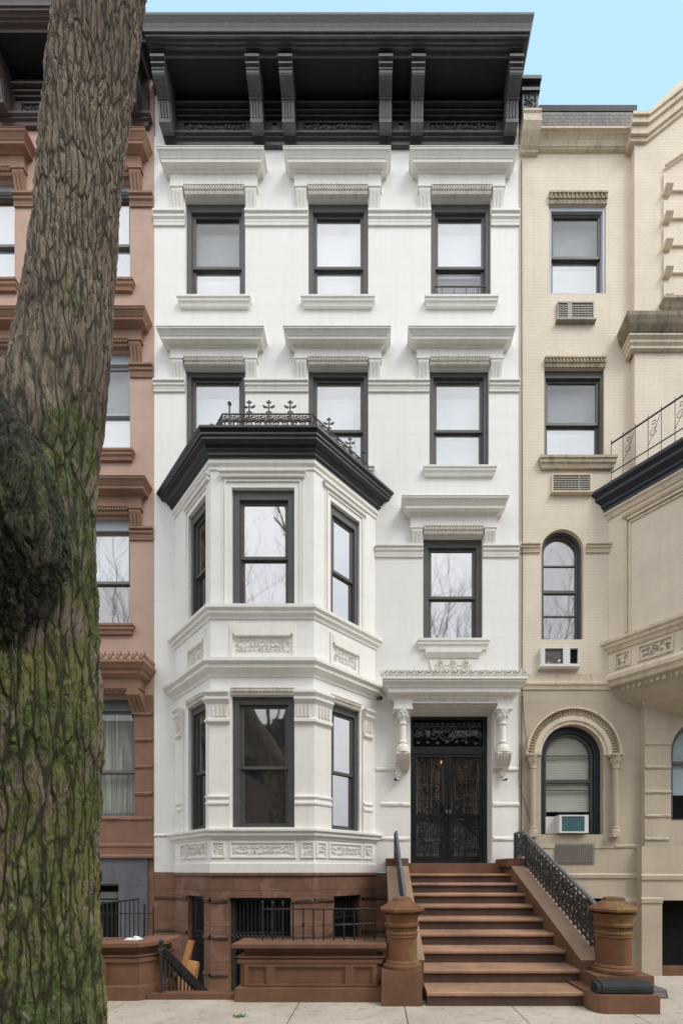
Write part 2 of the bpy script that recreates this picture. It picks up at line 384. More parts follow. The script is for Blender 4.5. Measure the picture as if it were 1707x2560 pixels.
class MB:
    def __init__(s): s.v = []; s.f = []; s.sm = []
    def add(s, vs, fs, smooth=False):
        b = len(s.v); s.v += [tuple(p) for p in vs]
        for f in fs: s.f.append([i + b for i in f]); s.sm.append(smooth)
        return s
    def box(s, F, u0, u1, w0, w1, z0, z1):
        P = F.P
        return s.add([P(u0, w0, z0), P(u1, w0, z0), P(u1, w1, z0), P(u0, w1, z0), P(u0, w0, z1), P(u1, w0, z1), P(u1, w1, z1), P(u0, w1, z1)],
                     [(0, 1, 2, 3), (4, 5, 6, 7), (0, 1, 5, 4), (1, 2, 6, 5), (2, 3, 7, 6), (3, 0, 4, 7)])
    def prism_uz(s, F, poly, w0, w1):
        n = len(poly)
        vs = [F.P(u, w0, z) for u, z in poly] + [F.P(u, w1, z) for u, z in poly]
        return s.add(vs, [tuple(range(n)), tuple(range(n, 2 * n))] + [(i, (i + 1) % n, n + (i + 1) % n, n + i) for i in range(n)])
    def prism_wz(s, F, poly, u0, u1, smooth=False):
        n = len(poly)
        vs = [F.P(u0, w, z) for w, z in poly] + [F.P(u1, w, z) for w, z in poly]
        s.add(vs, [tuple(range(n)), tuple(range(n, 2 * n))])
        return s.add(vs, [(i, (i + 1) % n, n + (i + 1) % n, n + i) for i in range(n)])
    def sweep(s, path, prof, ends='wall', wally=0.0, back=0.03):
        segs = []
        for (a, b) in zip(path[:-1], path[1:]):
            l = math.hypot(b[0] - a[0], b[1] - a[1]); u = ((b[0] - a[0]) / l, (b[1] - a[1]) / l)
            segs.append((a, u, (u[1], -u[0])))

        def ring(o):
            pts = []
            for i, (a, u, n) in enumerate(segs):
                p = (a[0] + n[0] * o, a[1] + n[1] * o)
                if i == 0:
                    if ends == 'wall':
                        t = (wally - p[1]) / u[1]; pts.append((p[0] + u[0] * t, wally))
                    else: pts.append(p)
                else:
                    a0, u0, n0 = segs[i - 1]
                    q = (a0[0] + n0[0] * o, a0[1] + n0[1] * o)
                    det = u0[0] * u[1] - u0[1] * u[0]
                    if abs(det) < 1e-6: pts.append(p)
                    else:
                        t = ((p[0] - q[0]) * u[1] - (p[1] - q[1]) * u[0]) / det
                        pts.append((q[0] + u0[0] * t, q[1] + u0[1] * t))
            a, u, n = segs[-1]; e = path[-1]
            p = (e[0] + n[0] * o, e[1] + n[1] * o)
            if ends == 'wall':
                t = (wally - p[1]) / u[1]; pts.append((p[0] + u[0] * t, wally))
            else: pts.append(p)
            return pts
        rings = []
        bk = ring(-back)[::-1] if ends != 'wall' else []
        for o, z in prof: rings.append([(x, y, z) for x, y in ring(o) + bk])
        n = len(rings[0]); vs = [p for r in rings for p in r]; fs = []
        for k in range(len(rings) - 1):
            for i in range(n):
                j = (i + 1) % n
                fs.append((k * n + i, k * n + j, (k + 1) * n + j, (k + 1) * n + i))
        fs.append(tuple(range(n))); fs.append(tuple(range((len(rings) - 1) * n, len(rings) * n)))
        return s.add(vs, fs)
    def tube(s, pts, r, sides=6, smooth=True):
        pts = [Vector(p) for p in pts]
        rr = r if isinstance(r, (list, tuple)) else [r] * len(pts)
        rings = []
        prev = None
        for i, p in enumerate(pts):
            d = (pts[min(i + 1, len(pts) - 1)] - pts[max(i - 1, 0)])
            if d.length < 1e-9: d = Vector((0, 0, 1))
            d.normalize()
            if prev is None:
                a = Vector((1, 0, 0)) if abs(d.x) < 0.8 else Vector((0, 1, 0))
                a = (a - d * a.dot(d)).normalized()
            else:
                a = prev - d * prev.dot(d)
                a = a.normalized() if a.length > 1e-6 else Vector((0, 1, 0))
            prev = a; b = d.cross(a)
            rings.append([p + (a * math.cos(2 * PI * k / sides) + b * math.sin(2 * PI * k / sides)) * rr[i] for k in range(sides)])
        vs = [q for rg in rings for q in rg]; fs = []
        for k in range(len(rings) - 1):
            for i in range(sides):
                j = (i + 1) % sides
                fs.append((k * sides + i, k * sides + j, (k + 1) * sides + j, (k + 1) * sides + i))
        s.add(vs, fs, smooth)
        m = len(rings) - 1
        return s.add(rings[0] + rings[m], [tuple(range(sides)), tuple(range(sides, 2 * sides))])
    def lathe(s, cx, cy, prof, seg=24, smooth=True, rot=0.0, sx=1.0, sy=1.0):
        vs = []; fs = []
        for r, z in prof:
            for k in range(seg):
                a = 2 * PI * k / seg + rot
                vs.append((cx + r * math.cos(a) * sx, cy + r * math.sin(a) * sy, z))
        for i in range(len(prof) - 1):
            for k in range(seg):
                j = (k + 1) % seg
                fs.append((i * seg + k, i * seg + j, (i + 1) * seg + j, (i + 1) * seg + k))
        s.add(vs, fs, smooth)
        e = (len(prof) - 1) * seg
        s.add(vs[:seg] + vs[e:e + seg], [tuple(range(seg)), tuple(range(seg, 2 * seg))])
        return s
    def blob(s, c, rx, ry, rz, nu=6, nv=4):
        vs = []; fs = []
        for i in range(nv + 1):
            t = PI * i / nv
            for k in range(nu):
                a = 2 * PI * k / nu
                vs.append((c[0] + rx * math.sin(t) * math.cos(a), c[1] + ry * math.sin(t) * math.sin(a), c[2] + rz * math.cos(t)))
        for i in range(nv):
            for k in range(nu):
                j = (k + 1) % nu
                fs.append((i * nu + k, i * nu + j, (i + 1) * nu + j, (i + 1) * nu + k))
        return s.add(vs, fs, True)
    def wall(s, F, u0, u1, z0, z1, holes=(), w=0.0, depth=0.2):
        us = sorted({u0, u1} | {x for h in holes for x in h[:2]}); zs = sorted({z0, z1} | {x for h in holes for x in h[2:4]})
        us = [x for x in us if u0 - 1e-6 <= x <= u1 + 1e-6]; zs = [x for x in zs if z0 - 1e-6 <= x <= z1 + 1e-6]
        for a, b in zip(us[:-1], us[1:]):
            for c, d in zip(zs[:-1], zs[1:]):
                mu, mz = (a + b) / 2, (c + d) / 2
                if any(h[0] < mu < h[1] and h[2] < mz < h[3] for h in holes): continue
                s.add([F.P(a, w, c), F.P(b, w, c), F.P(b, w, d), F.P(a, w, d)], [(0, 1, 2, 3)])
        for h in holes:
            a, b, c, d = h[:4]; wb = w - depth; a_ = max(a, u0); b_ = min(b, u1); c_ = max(c, z0)
            arch = h[4] if len(h) > 4 else 0
            if not arch:
                q = [(a_, c_), (b_, c_), (b_, d), (a_, d)]
                for i in range(4):
                    p, r = q[i], q[(i + 1) % 4]
                    s.add([F.P(p[0], w, p[1]), F.P(r[0], w, r[1]), F.P(r[0], wb, r[1]), F.P(p[0], wb, p[1])], [(0, 1, 2, 3)])
            else:
                uc = (a + b) / 2; rx = (b - a) / 2; sp = d - arch
                arc = [(uc - rx * math.cos(t * PI / 20), sp + arch * math.sin(t * PI / 20)) for t in range(21)]
                for i in range(20):
                    cor = (a, d) if i < 10 else (b, d)
                    s.add([F.P(cor[0], w, cor[1]), F.P(arc[i][0], w, arc[i][1]), F.P(arc[i + 1][0], w, arc[i + 1][1])], [(0, 1, 2)])
                q = [(a, c), ] + arc + [(b, c)]
                for i in range(len(q)):
                    p, r = q[i], q[(i + 1) % len(q)]
                    s.add([F.P(p[0], w, p[1]), F.P(r[0], w, r[1]), F.P(r[0], wb, r[1]), F.P(p[0], wb, p[1])], [(0, 1, 2, 3)])
        return s
    def rock(s, F, u0, u1, z0, z1, w, amp=0.03, seed=0):
        nu = max(3, int((u1 - u0) / 0.045)); nz = 5
        vs = []; fs = []
        for j in range(nz + 1):
            for i in range(nu + 1):
                u = u0 + (u1 - u0) * i / nu; t = j / nz
                z = z0 + (z1 - z0) * t
                k = math.sin(PI * t) ** 0.6
                nn = noise.noise(Vector((u * 7 + seed, z * 11, seed * 1.7))) * 0.6 + noise.noise(Vector((u * 23, z * 30 + seed, 3.1))) * 0.35
                zz = z + noise.noise(Vector((u * 5, seed, t * 3))) * 0.018
                vs.append(F.P(u, w + (0.012 + amp * (0.9 + 1.3 * nn)) * k, zz))
        for j in range(nz):
            for i in range(nu):
                a = j * (nu + 1) + i
                fs.append((a, a + 1, a + nu + 2, a + nu + 1))
        s.add(vs, fs)
        # closed back
        return s.box(F, u0 + .004, u1 - .004, w - .02, w + .008, z0 + .004, z1 - .004)
    def build(s, name, mat, parent=None, mods=None):
        me = bpy.data.meshes.new(name); me.from_pydata(s.v, [], s.f); me.update()
        bm = bmesh.new(); bm.from_mesh(me)
        bmesh.ops.remove_doubles(bm, verts=bm.verts, dist=1e-5)
        bmesh.ops.recalc_face_normals(bm, faces=bm.faces)
        bm.to_mesh(me); bm.free()
        if any(s.sm):
            me.polygons.foreach_set('use_smooth', [True] * len(me.polygons))
            try: me.set_sharp_from_angle(angle=R(38))
            except Exception: pass
        me.materials.append(M[mat])
        o = bpy.data.objects.new(name, me); COL.objects.link(o)
        if parent is not None:
            o.parent = parent
            root = parent
            while root.parent: root = root.parent
            o.matrix_parent_inverse = Matrix.Identity(4)
            # children keep world coordinates: undo the root's base offset once
            if parent.parent is None: o.matrix_parent_inverse = Matrix.Translation(-Vector(parent.location))
        return o


def thing(name, loc, label, cat, group=None):
    o = bpy.data.objects.new(name, None); COL.objects.link(o); o.location = loc
    o.empty_display_size = 0.2
    return tag(o, label, cat, group)


def tag(o, label, cat, group=None):
    o['label'] = label; o['category'] = cat
    if group: o['group'] = group
    return o


def struct(o): o['kind'] = 'structure'; return o


def spiral(fn, c, r, turns, start, dirn=1, n=14):
    """curl in a plane; fn maps (a, b) to a point"""
    pts = []
    for i in range(n + 1):
        t = i / n; rr = r * (1 - 0.82 * t); a = start + dirn * turns * 2 * PI * t
        pts.append(fn(c[0] + rr * math.cos(a), c[1] + rr * math.sin(a)))
    return pts


def carve(mb, F, u0, u1, z0, z1, w, cell=0.11, r=0.010):
    """dense leaf scroll relief"""
    cell *= .55; r *= .62
    h = z1 - z0; rows = max(1, round(h / .085)); n = max(2, round((u1 - u0) / cell)); du = (u1 - u0) / n; dh = h / rows
    for j in range(rows):
        for i in range(n):
            uc = u0 + du * (i + .5); zc = z0 + dh * (j + .5) + rnd.uniform(-.15, .15) * dh
            fn = lambda a, b: F.P(a, w + 0.006, b)
            mb.tube(spiral(fn, (uc, zc), min(du, dh) * rnd.uniform(.34, .5), rnd.uniform(.6, 1.1), rnd.uniform(0, 6), 1 if (i + j) % 2 else -1, 7), r, 4)
            for _ in range(3):
                c = F.P(uc + rnd.uniform(-.5, .5) * du, w + .004, zc + rnd.uniform(-.42, .42) * dh)
                mb.blob(c, rnd.uniform(.008, .020), .012, rnd.uniform(.008, .022), 5, 3)


def eggdart(mb, F, u0, u1, z0, z1, w, step=0.068):
    step *= .8
    n = max(2, round((u1 - u0) / step)); h = z1 - z0
    mb.box(F, u0, u1, w - .05, w - .012, z0 + h * .45, z1)
    mb.box(F, u0, u1, w - .05, w + .012, z1 - h * .16, z1 + .002)
    mb.box(F, u0, u1, w - .05, w - .028, z0, z0 + h * .45)
    for i in range(n):
        c = u0 + (u1 - u0) * (i + .5) / n
        mb.blob(F.P(c, w - .008, z0 + h * .62), .020, .024, h * .26, 6, 4)
        mb.blob(F.P(c, w - .025, z0 + h * .2), .016, .016, h * .15, 5, 3)


# ------------------------------------------------------------------ windows
def window(parent, F, u0, u1, z0, z1, rec=.07, cas=.09, st=.06, up='shade_white', lo='shade_white', fmat='frame',
           glass='clear', split=.47, sash='frame', headgap=0.0, top=.10, glass_lo=None):
    d = .12
    wf = MB()
    wf.box(F, u0, u0 + cas, -rec - d, -rec, z0, z1); wf.box(F, u1 - cas, u1, -rec - d, -rec, z0, z1)
    wf.box(F, u0 + cas, u1 - cas, -rec - d, -rec - .002, z1 - top, z1); wf.box(F, u0 + cas, u1 - cas, -rec - d, -rec - .002, z0, z0 + .04)
    # outer bead
    wf.box(F, u0 + cas, u0 + cas + .018, -rec - d, -rec - .03, z0 + .04, z1 - top); wf.box(F, u1 - cas - .018, u1 - cas, -rec - d, -rec - .03, z0 + .04, z1 - top)
    o = wf.build('window', fmat, parent)
    a, b, c, e = u0 + cas + .018, u1 - cas - .018, z0 + .04, z1 - top
    zm = c + (e - c) * split
    for (za, zb, w0, gg, bl) in ((zm - .02, e, -rec - .05, glass, up), (c, zm + .03, -rec - .085, glass_lo or glass, lo)):
        sb = MB()
        tr = .055 if bl is up and za > c else .06
        sb.box(F, a, a + st, w0 - .035, w0, za, zb); sb.box(F, b - st, b, w0 - .035, w0, za, zb)
        sb.box(F, a + st, b - st, w0 - .034, w0 - .001, zb - tr, zb); sb.box(F, a + st, b - st, w0 - .034, w0 - .001, za, za + .055)
        so = sb.build('sash', sash, o)
        pb = MB().box(F, a + st - .005, b - st + .005, w0 - .022, w0 - .016, za + .05, zb - tr + .005)
        pb.build('pane', 'screened' if gg == 'clear' and bl in ('shade_grey', 'curtain') else gg, so)
    if glass in ('clear', 'sheer_glass') or glass_lo == 'clear' or glass == 'door_glass':
        wb = -rec - .20
        if up:
            top2 = e + .03 - headgap
            MB().box(F, a - .05, b + .05, wb - .01, wb, zm, top2).build('blind', up, o)
        if lo:
            MB().box(F, a - .05, b + .05, wb - .03, wb - .02, c - .05, zm + .03).build('blind', lo, o)
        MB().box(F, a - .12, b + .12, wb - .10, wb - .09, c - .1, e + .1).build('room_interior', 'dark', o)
    return o


def console(mb, F, uc, hw, zt, zb, proj):
    poly = [(-.02, zt), (proj, zt), (proj, zt - .05)]
    n = 7
    for i in range(n + 1):
        t = i / n; poly.append((proj * (1 - t) ** 1.35 * .92 + .012, zt - .06 - (zt - .06 - zb) * t))
    poly += [(-.02, zb)]
    mb.prism_wz(F, poly, uc - hw, uc + hw)
    for k in (-1, 0, 1):                      # raised reeds between flutes
        p2 = [(w + .016, z) for w, z in poly[3:-1]]
        q = [(w - .01, z) for w, z in poly[3:-1]][::-1]
        mb.prism_wz(F, p2 + q, uc + k * hw * .62 - hw * .16, uc + k * hw * .62 + hw * .16)


def hood(parent, F, uc, hw, zo, mat, K=1.0, egg=True, carved=None):
    sd = .27
    a, b = uc - hw - sd, uc + hw + sd
    zb, zt = zo + .36 * K, zo + .60 * K
    m = MB()
    P = lambda u, w: F.P(u, w, 0)[:2]
    h = zt - zb
    path = [P(a, 0), P(a, .09), P(b, .09), P(b, 0)]
    prof = [(0, zb), (.025, zb + .005), (.025, zb + h * .10), (.045, zb + h * .16), (.115, zb + h * .20), (.115, zb + h * .44), (.125, zb + h * .46),
            (.135, zb + h * .56), (.165, zb + h * .76), (.185, zb + h * .82), (.185, zb + h * .95), (.195, zb + h * .96), (.195, zt)]
    m.sweep(path, prof)
    m.box(F, a, uc - hw, 0, .09, zo + .12 * K, zb); m.box(F, uc + hw, b, 0, .09, zo + .12 * K, zb)
    m.box(F, uc - hw, uc + hw, -.0, .085, zo + .17 * K, zb)
    m.box(F, a - .008, uc - hw + .004, 0, .10, zo + .105 * K, zo + .125 * K); m.box(F, uc + hw - .004, b + .008, 0, .10, zo + .105 * K, zo + .125 * K)
    o = m.build('window_hood', mat, parent)
    e = MB(); eggdart(e, F, uc - hw + .004, uc + hw - .004, zo + .01, zo + .17 * K, .085)
    e.box(F, uc - hw, uc + hw, -.07, .04, zo + .002, zo + .05)
    e.build('egg_and_dart_moulding', carved or mat, o)
    for s in (-1, 1):
        c = MB(); console(c, F, uc + s * (hw + sd / 2), sd / 2 - .02, zo + .105 * K, zo - .32 * K, .085)
        c.build('console', mat, o)
    return o


def sill(parent, F, u0, u1, zt, mat, h=.14):
    m = MB()
    P = lambda u, w: F.P(u, w, 0)[:2]
    m.sweep([P(u0 + .06, 0), P(u0 + .06, .05), P(u1 - .06, .05), P(u1 - .06, 0)],
            [(-.01, zt - h), (0, zt - h), (.01, zt - h * .7), (.035, zt - h * .55), (.035, zt - h * .3), (.055, zt - h * .22), (.055, zt)])
    return m.build('window_sill', mat, parent)


def course(parent, F, pieces, zb, zt, mat, proj=.07):
    h = zt - zb
    for a, b in pieces:
        m = MB(); m.prism_wz(F, [(-.02, zb), (.025, zb), (.03, zb + h * .18), (.035, zb + h * .22), (.02, zb + h * .26), (.02, zb + h * .46), (.045, zb + h * .55), (.045, zb + h * .74), (.03, zb + h * .78), (proj, zb + h * .84), (proj, zt), (-.02, zt)], a, b)
        m.build('string_course', mat, parent)


def cornice_bracket(m, F, uc, hw, zt, zb, proj):
    H = zt - zb
    m.box(F, uc - hw * 1.12, uc + hw * 1.12, .0, proj + .04, zt - .05, zt)
    m.box(F, uc - hw, uc + hw, .0, proj, zt - .12, zt - .05)
    m.box(F, uc - hw * 1.08, uc + hw * 1.08, .0, proj + .02, zt - .145, zt - .12)
    m.box(F, uc - hw, uc + hw, .0, proj - .01, zt - .20, zt - .145)
    m.box(F, uc - hw * 1.05, uc + hw * 1.05, .0, proj, zt - .215, zt - .20)
    pts = [(0, zt - .215), (proj - .01, zt - .215)]
    for i in range(9):
        t = i / 8
        pts.append((proj * .98 - .20 * t ** 1.6 + .03 * math.sin(PI * t), zt - .225 - t * .19))
    wq = pts[-1][0]
    pts += [(wq + .025, zt - .425), (wq + .025, zt - .445), (wq - .01, zt - .45)]
    for i in range(7):
        t = i / 6
        pts.append((wq - .015 - (wq - .23) * t ** .75, zt - .46 - (H - .54) * t))
    pts += [(.25, zb + .07), (.25, zb), (0, zb)]
    m.prism_wz(F, pts, uc - hw, uc + hw)
    fl = [(wq - .005 - (wq - .23) * (i / 6) ** .75, zt - .47 - (H - .56) * i / 6) for i in range(7)]
    for k in (-1.5, -.5, .5, 1.5):
        c = uc + k * hw * .47
        m.prism_wz(F, [(w + .022, z) for w, z in fl] + [(w - .03, z) for w, z in fl][::-1], c - hw * .13, c + hw * .13)


def roof_cornice(parent, F, u0, u1, zs, mat, brackets, zwb, panels, ends='wall'):
    """zs soffit level; zwb bottom of the frieze at the wall"""
    m = MB()
    P = lambda u, w: F.P(u, w, 0)[:2]
    path = [P(u0, 0), P(u0, .50), P(u1, .50), P(u1, 0)]
    z = zs
    prof = [(-.05, z - .02), (0, z - .02), (0, z + .055), (.01, z + .06), (.055, z + .062), (.055, z + .095), (.06, z + .10), (.085, z + .102), (.085, z + .125), (.10, z + .14), (.125, z + .142), (.125, z + .185), (.13, z + .19), (.145, z + .192),
            (.15, z + .24), (.165, z + .31), (.19, z + .375), (.20, z + .40), (.20, z + .44)]
    m.sweep(path, prof)
    co = m.build('roof_cornice', mat, parent)
    f = MB()
    f.box(F, u0, u1, .0, .04, zwb + .18, zs)
    f.sweep([P(u0 + .02, 0), P(u0 + .02, .03), P(u1 - .02, .03), P(u1 - .02, 0)],
            [(.0, zwb), (.03, zwb), (.03, zwb + .08), (.06, zwb + .10), (.06, zwb + .13), (.09, zwb + .15), (.09, zwb + .19), (.05, zwb + .20)])
    for a, b in panels:
        f.box(F, a, b, .03, .09, zwb + .19, zwb + .24); f.box(F, a, b, .03, .07, zwb + .44, zwb + .48)
        f.box(F, a, a + .13, .03, .07, zwb + .24, zwb + .44); f.box(F, b - .13, b, .03, .07, zwb + .24, zwb + .44)
        f.box(F, a, b, .03, .10, zwb + .52, zwb + .55); f.box(F, a, b, .03, .13, zwb + .58, zwb + .61); f.box(F, a, b, .03, .17, zwb + .66, zwb + .70)
    f.build('frieze', mat, co)
    for a, b in panels:
        c = MB()
        if b - a > .5: carve(c, F, a + .15, b - .15, zwb + .25, zwb + .43, .05, .13, .010)
        else: c.box(F, a + .13, b - .13, .03, .045, zwb + .25, zwb + .43)
        c.build('frieze_carving', 'iron_grey' if mat == 'black' else mat, co)
    for uc in brackets:
        b = MB(); cornice_bracket(b, F, uc, .125, zs - .02, zwb + .12, .50)
        b.build('bracket', 'black_lit' if mat == 'black' else mat, co)
    MB().box(F, u0 + .13, u1 - .13, .04, .50, zs - .035, zs - .021).build('soffit', 'black_matte', co)  # dark sheet, shade under the cornice put into its colour
    return co


# =================================================================== WHITE HOUSE
X0, X1 = -4.62, 2.975
ZB = 1.56                                   # bottom of the white paint
white = thing('white_townhouse', (-.8, 0, 0), 'white painted townhouse with black roof cornice and a two-storey bay window', 'house')
cols = [(-3.35, .625), (-.79, .625), (1.765, .625)]
ZO4, ZS4, ZO3, ZS3 = 15.60, 13.46, 12.07, 9.95
U2, H2, ZO2, ZS2 = 1.60, .62, 8.56, 6.38
DX0, DX1, DZ0, DZ1 = .717, 2.417, 1.745, 4.95
BWL, BFL, BFR, BWR = (-4.18, 0), (-3.03, -1.0), (-1.14, -1.0), (-.02, 0)
holes = [(c - h, c + h, ZS4, ZO4) for c, h in cols] + [(c - h, c + h, ZS3, ZO3) for c, h in [(-3.35, .625), (-.79, .625), (1.73, .62)]]
holes += [(U2 - H2, U2 + H2, ZS2, ZO2), (DX0, DX1, DZ0, DZ1)]
holes += [(BWL[0] + .15, BWR[0] - .15, ZB, 9.1)]
MB().wall(W, X0, X1, ZB, 16.9, holes, 0, .22).build('wall', 'white', white)
# side and roof mass
m = MB(); m.box(W, X0, X1, -9, -.7, ZB, 17.6); m.box(W, X0, X1, -.7, -.02, 16.9, 17.8); m.box(W, X0 + .01, X0 + .2, -.7, -.01, 1.5, 16.9); m.box(W, X1 - .2, X1 - .01, -.7, -.01, 1.5, 16.9)
m.build('party_wall', 'white', white)

ups = [('shade_grey', 'shade_white'), ('shade_white', 'shade_white'), ('shade_white', 'shade_grey')]
for (c, h), (u_, l_) in zip(cols, ups):
    wo = window(white, W, c - h, c + h, ZS4, ZO4, up=u_, lo=l_, split=.43, headgap=.20, top=.16)
    hood(white, W, c, h, ZO4, 'white_trim', 1.0, carved='white_carved')
    sill(white, W, c - .77, c + .77, ZS4 + .005, 'white_trim', .17)
    if c > 1:
        g = MB()
        for z in (ZS4 + .10, ZS4 + .26): g.tube([W.P(c - h + .08, -.05, z + .12), W.P(c + h - .08, -.05, z + .12)], .013, 5)
        for i in range(4): g.tube([W.P(c - .38 + i * .25, -.05, ZS4 + .06), W.P(c - .38 + i * .25, -.05, ZS4 + .40)], .010, 5)
        g.build('window_guard', 'iron', wo)
for (c, h) in [(-3.35, .625), (-.79, .625), (1.73, .62)]:
    window(white, W, c - h, c + h, ZS3, ZO3, up='shade_pale', lo='shade_pale', split=.45, headgap=.26, top=.10, glass='sheer_glass')
    hood(white, W, c, h, ZO3, 'white_trim', .84, carved='white_carved')
    sill(white, W, c - .77, c + .77, ZS3 + .005, 'white_trim', .16)
window(white, W, U2 - H2, U2 + H2, ZS2, ZO2, glass='mirror', up=None, lo=None, split=.48, top=.16, cas=.11, rec=.09)
hood(white, W, U2, H2, ZO2, 'white_trim', 1.0, carved='white_carved')
m = MB(); P = lambda u, w: (u, -w)
sill(white, W, U2 - .76, U2 + .76, ZS2 + .005, 'white_trim', .2)
course(white, W, [(X0, -3.975), (-2.725, -1.415), (-.165, 1.14), (2.39, X1)], 15.02, 15.30, 'white_trim')
course(white, W, [(X0, -3.975), (-2.725, -1.415), (-.165, 1.11), (2.35, X1)], 11.56, 11.78, 'white_trim')
course(white, W, [(-.02, U2 - H2), (U2 + H2, X1)], 8.12, 8.36, 'white_trim')
# carved panel below the right second-storey window
m = MB(); m.sweep([P(U2 - .52, 0), P(U2 - .52, .03), P(U2 + .52, .03), P(U2 + .52, 0)], [(-.05, 5.98), (0, 6.02), (.06, 6.10), (.06, 6.18)])
m.prism_uz(W, [(U2 - .50, 5.98), (U2 + .50, 5.98), (U2 + .44, 5.72), (U2 + .40, 5.38), (U2 - .40, 5.38), (U2 - .44, 5.72)], -.01, .03)
po = m.build('apron_panel', 'white_trim', white)
m = MB()
for cx in (U2 - .26, U2, U2 + .26):
    for k in range(7):
        a = k * 2 * PI / 7
        m.blob((cx + .048 * math.cos(a), -.035, 5.91 + .048 * math.sin(a)), .023, .018, .023, 6, 4)
    m.blob((cx, -.04, 5.91), .022, .022, .022, 6, 4)
    for dx, dz in ((-.05, 5.82), (.05, 5.82), (-.09, 5.78), (.09, 5.78), (0, 5.79), (0, 5.84), (-.10, 5.86), (.10, 5.86)): m.blob((cx + dx, -.034, dz), .03, .015, .022, 6, 4)
m.build('apron_carving', 'white_carved', po)

roof_cornice(white, W, -4.33, 2.82, 17.55, 'black', [-4.27, -2.42, -1.775, .19, .83, 2.746], 16.62,
             [(-4.1, -2.56), (-2.28, -1.91), (-1.63, .05), (.33, .69), (.98, 2.6)])
m = MB(); m.box(W, -4.63, -3.9, -.3, .35, 17.95, 18.03); m.box(W, X0, X1 + .02, -9, .45, 17.93, 17.99)
m.build('roof', 'black_matte', white)

# ---- bay
bp = [BWL, BFL, BFR, BWR]
FL = Fr(*BWL, BFL[0] - BWL[0], BFL[1] - BWL[1]); LL = math.hypot(BFL[0] - BWL[0], BFL[1])
FF = Fr(*BFL, 1, 0); LF = BFR[0] - BFL[0]
FRt = Fr(*BFR, BWR[0] - BFR[0], BWR[1] - BFR[1]); LR = math.hypot(BWR[0] - BFR[0], BFR[1])
bay = MB()
fu = [PX(583, 1) - BFL[0] - .03, PX(733, 1) - BFL[0] + .02]          # front opening, local u
sr = [LR * .25, LR * .72]
sl = [LL * (1 - .60), LL * (1 - .13)]
UP, LO = (6.47, 8.62), (2.38, 4.80)
for F_, L_, (a, b) in ((FL, LL, sl), (FF, LF, fu), (FRt, LR, sr)):
    bay.wall(F_, 0, L_, ZB, 9.10, [(a, b, *UP), (a, b, *LO)], 0, .16)
bay.sweep(bp, [(-.35, 5.3), (-.35, 5.33)]); bay.sweep(bp, [(-.05, 9.08), (-.05, 9.2)])
bo = bay.build('bay_window', 'white', white)
ws = (bo)
for F_, L_, (a, b), gu, gl in ((FL, LL, sl, 'mirror_dim', 'mirror_dim'), (FF, LF, fu, 'mirror', 'mirror_dim'), (FRt, LR, sr, 'mirror', 'mirror')):
    k = .12 if L_ == LF else .08
    window(bo, F_, a, b, *UP, rec=.06, cas=k, st=.055, glass=gu, up=None, lo=None, split=.46, top=.17)
    window(bo, F_, a, b, *LO, rec=.06, cas=k, st=.055, glass=gl, up=None, lo=None, split=.48, top=.14)
# mouldings round the bay
m = MB(); m.sweep(bp, [(.0, 9.08), (.05, 9.08), (.05, 9.12), (.08, 9.14), (.08, 9.19), (.11, 9.21), (.11, 9.235), (.14, 9.27), (.20, 9.30), (.20, 9.35), (.225, 9.36), (.225, 9.39), (.26, 9.44), (.26, 9.48), (.10, 9.53)])
bc = m.build('bay_cornice', 'black_bay', bo)
m = MB(); m.sweep(bp, [(0, 8.93), (.02, 8.93), (.02, 8.98), (.05, 9.02), (.05, 9.079), (0, 9.079)])
m.build('bay_moulding', 'white_trim', bo); m = MB()
m.sweep(bp, [(0, 6.20), (.02, 6.20), (.03, 6.25), (.07, 6.28), (.07, 6.33), (.11, 6.36), (.11, 6.42), (.02, 6.46)]); m.build('bay_moulding', 'white_trim', bo); m = MB()
m.sweep(bp, [(0, 5.14), (.02, 5.14), (.03, 5.19), (.07, 5.22), (.12, 5.26), (.12, 5.32), (.17, 5.36), (.17, 5.42), (.02, 5.47)]); m.build('bay_moulding', 'white_trim', bo); m = MB()
m.sweep(bp, [(0, 2.16), (.02, 2.16), (.03, 2.20), (.08, 2.23), (.08, 2.28), (.12, 2.31), (.12, 2.35), (.02, 2.375)])
m.sweep(bp, [(0, ZB - .01), (.02, ZB - .01), (.02, 1.72), (0, 1.73)])
m.build('bay_moulding', 'white_trim', bo)
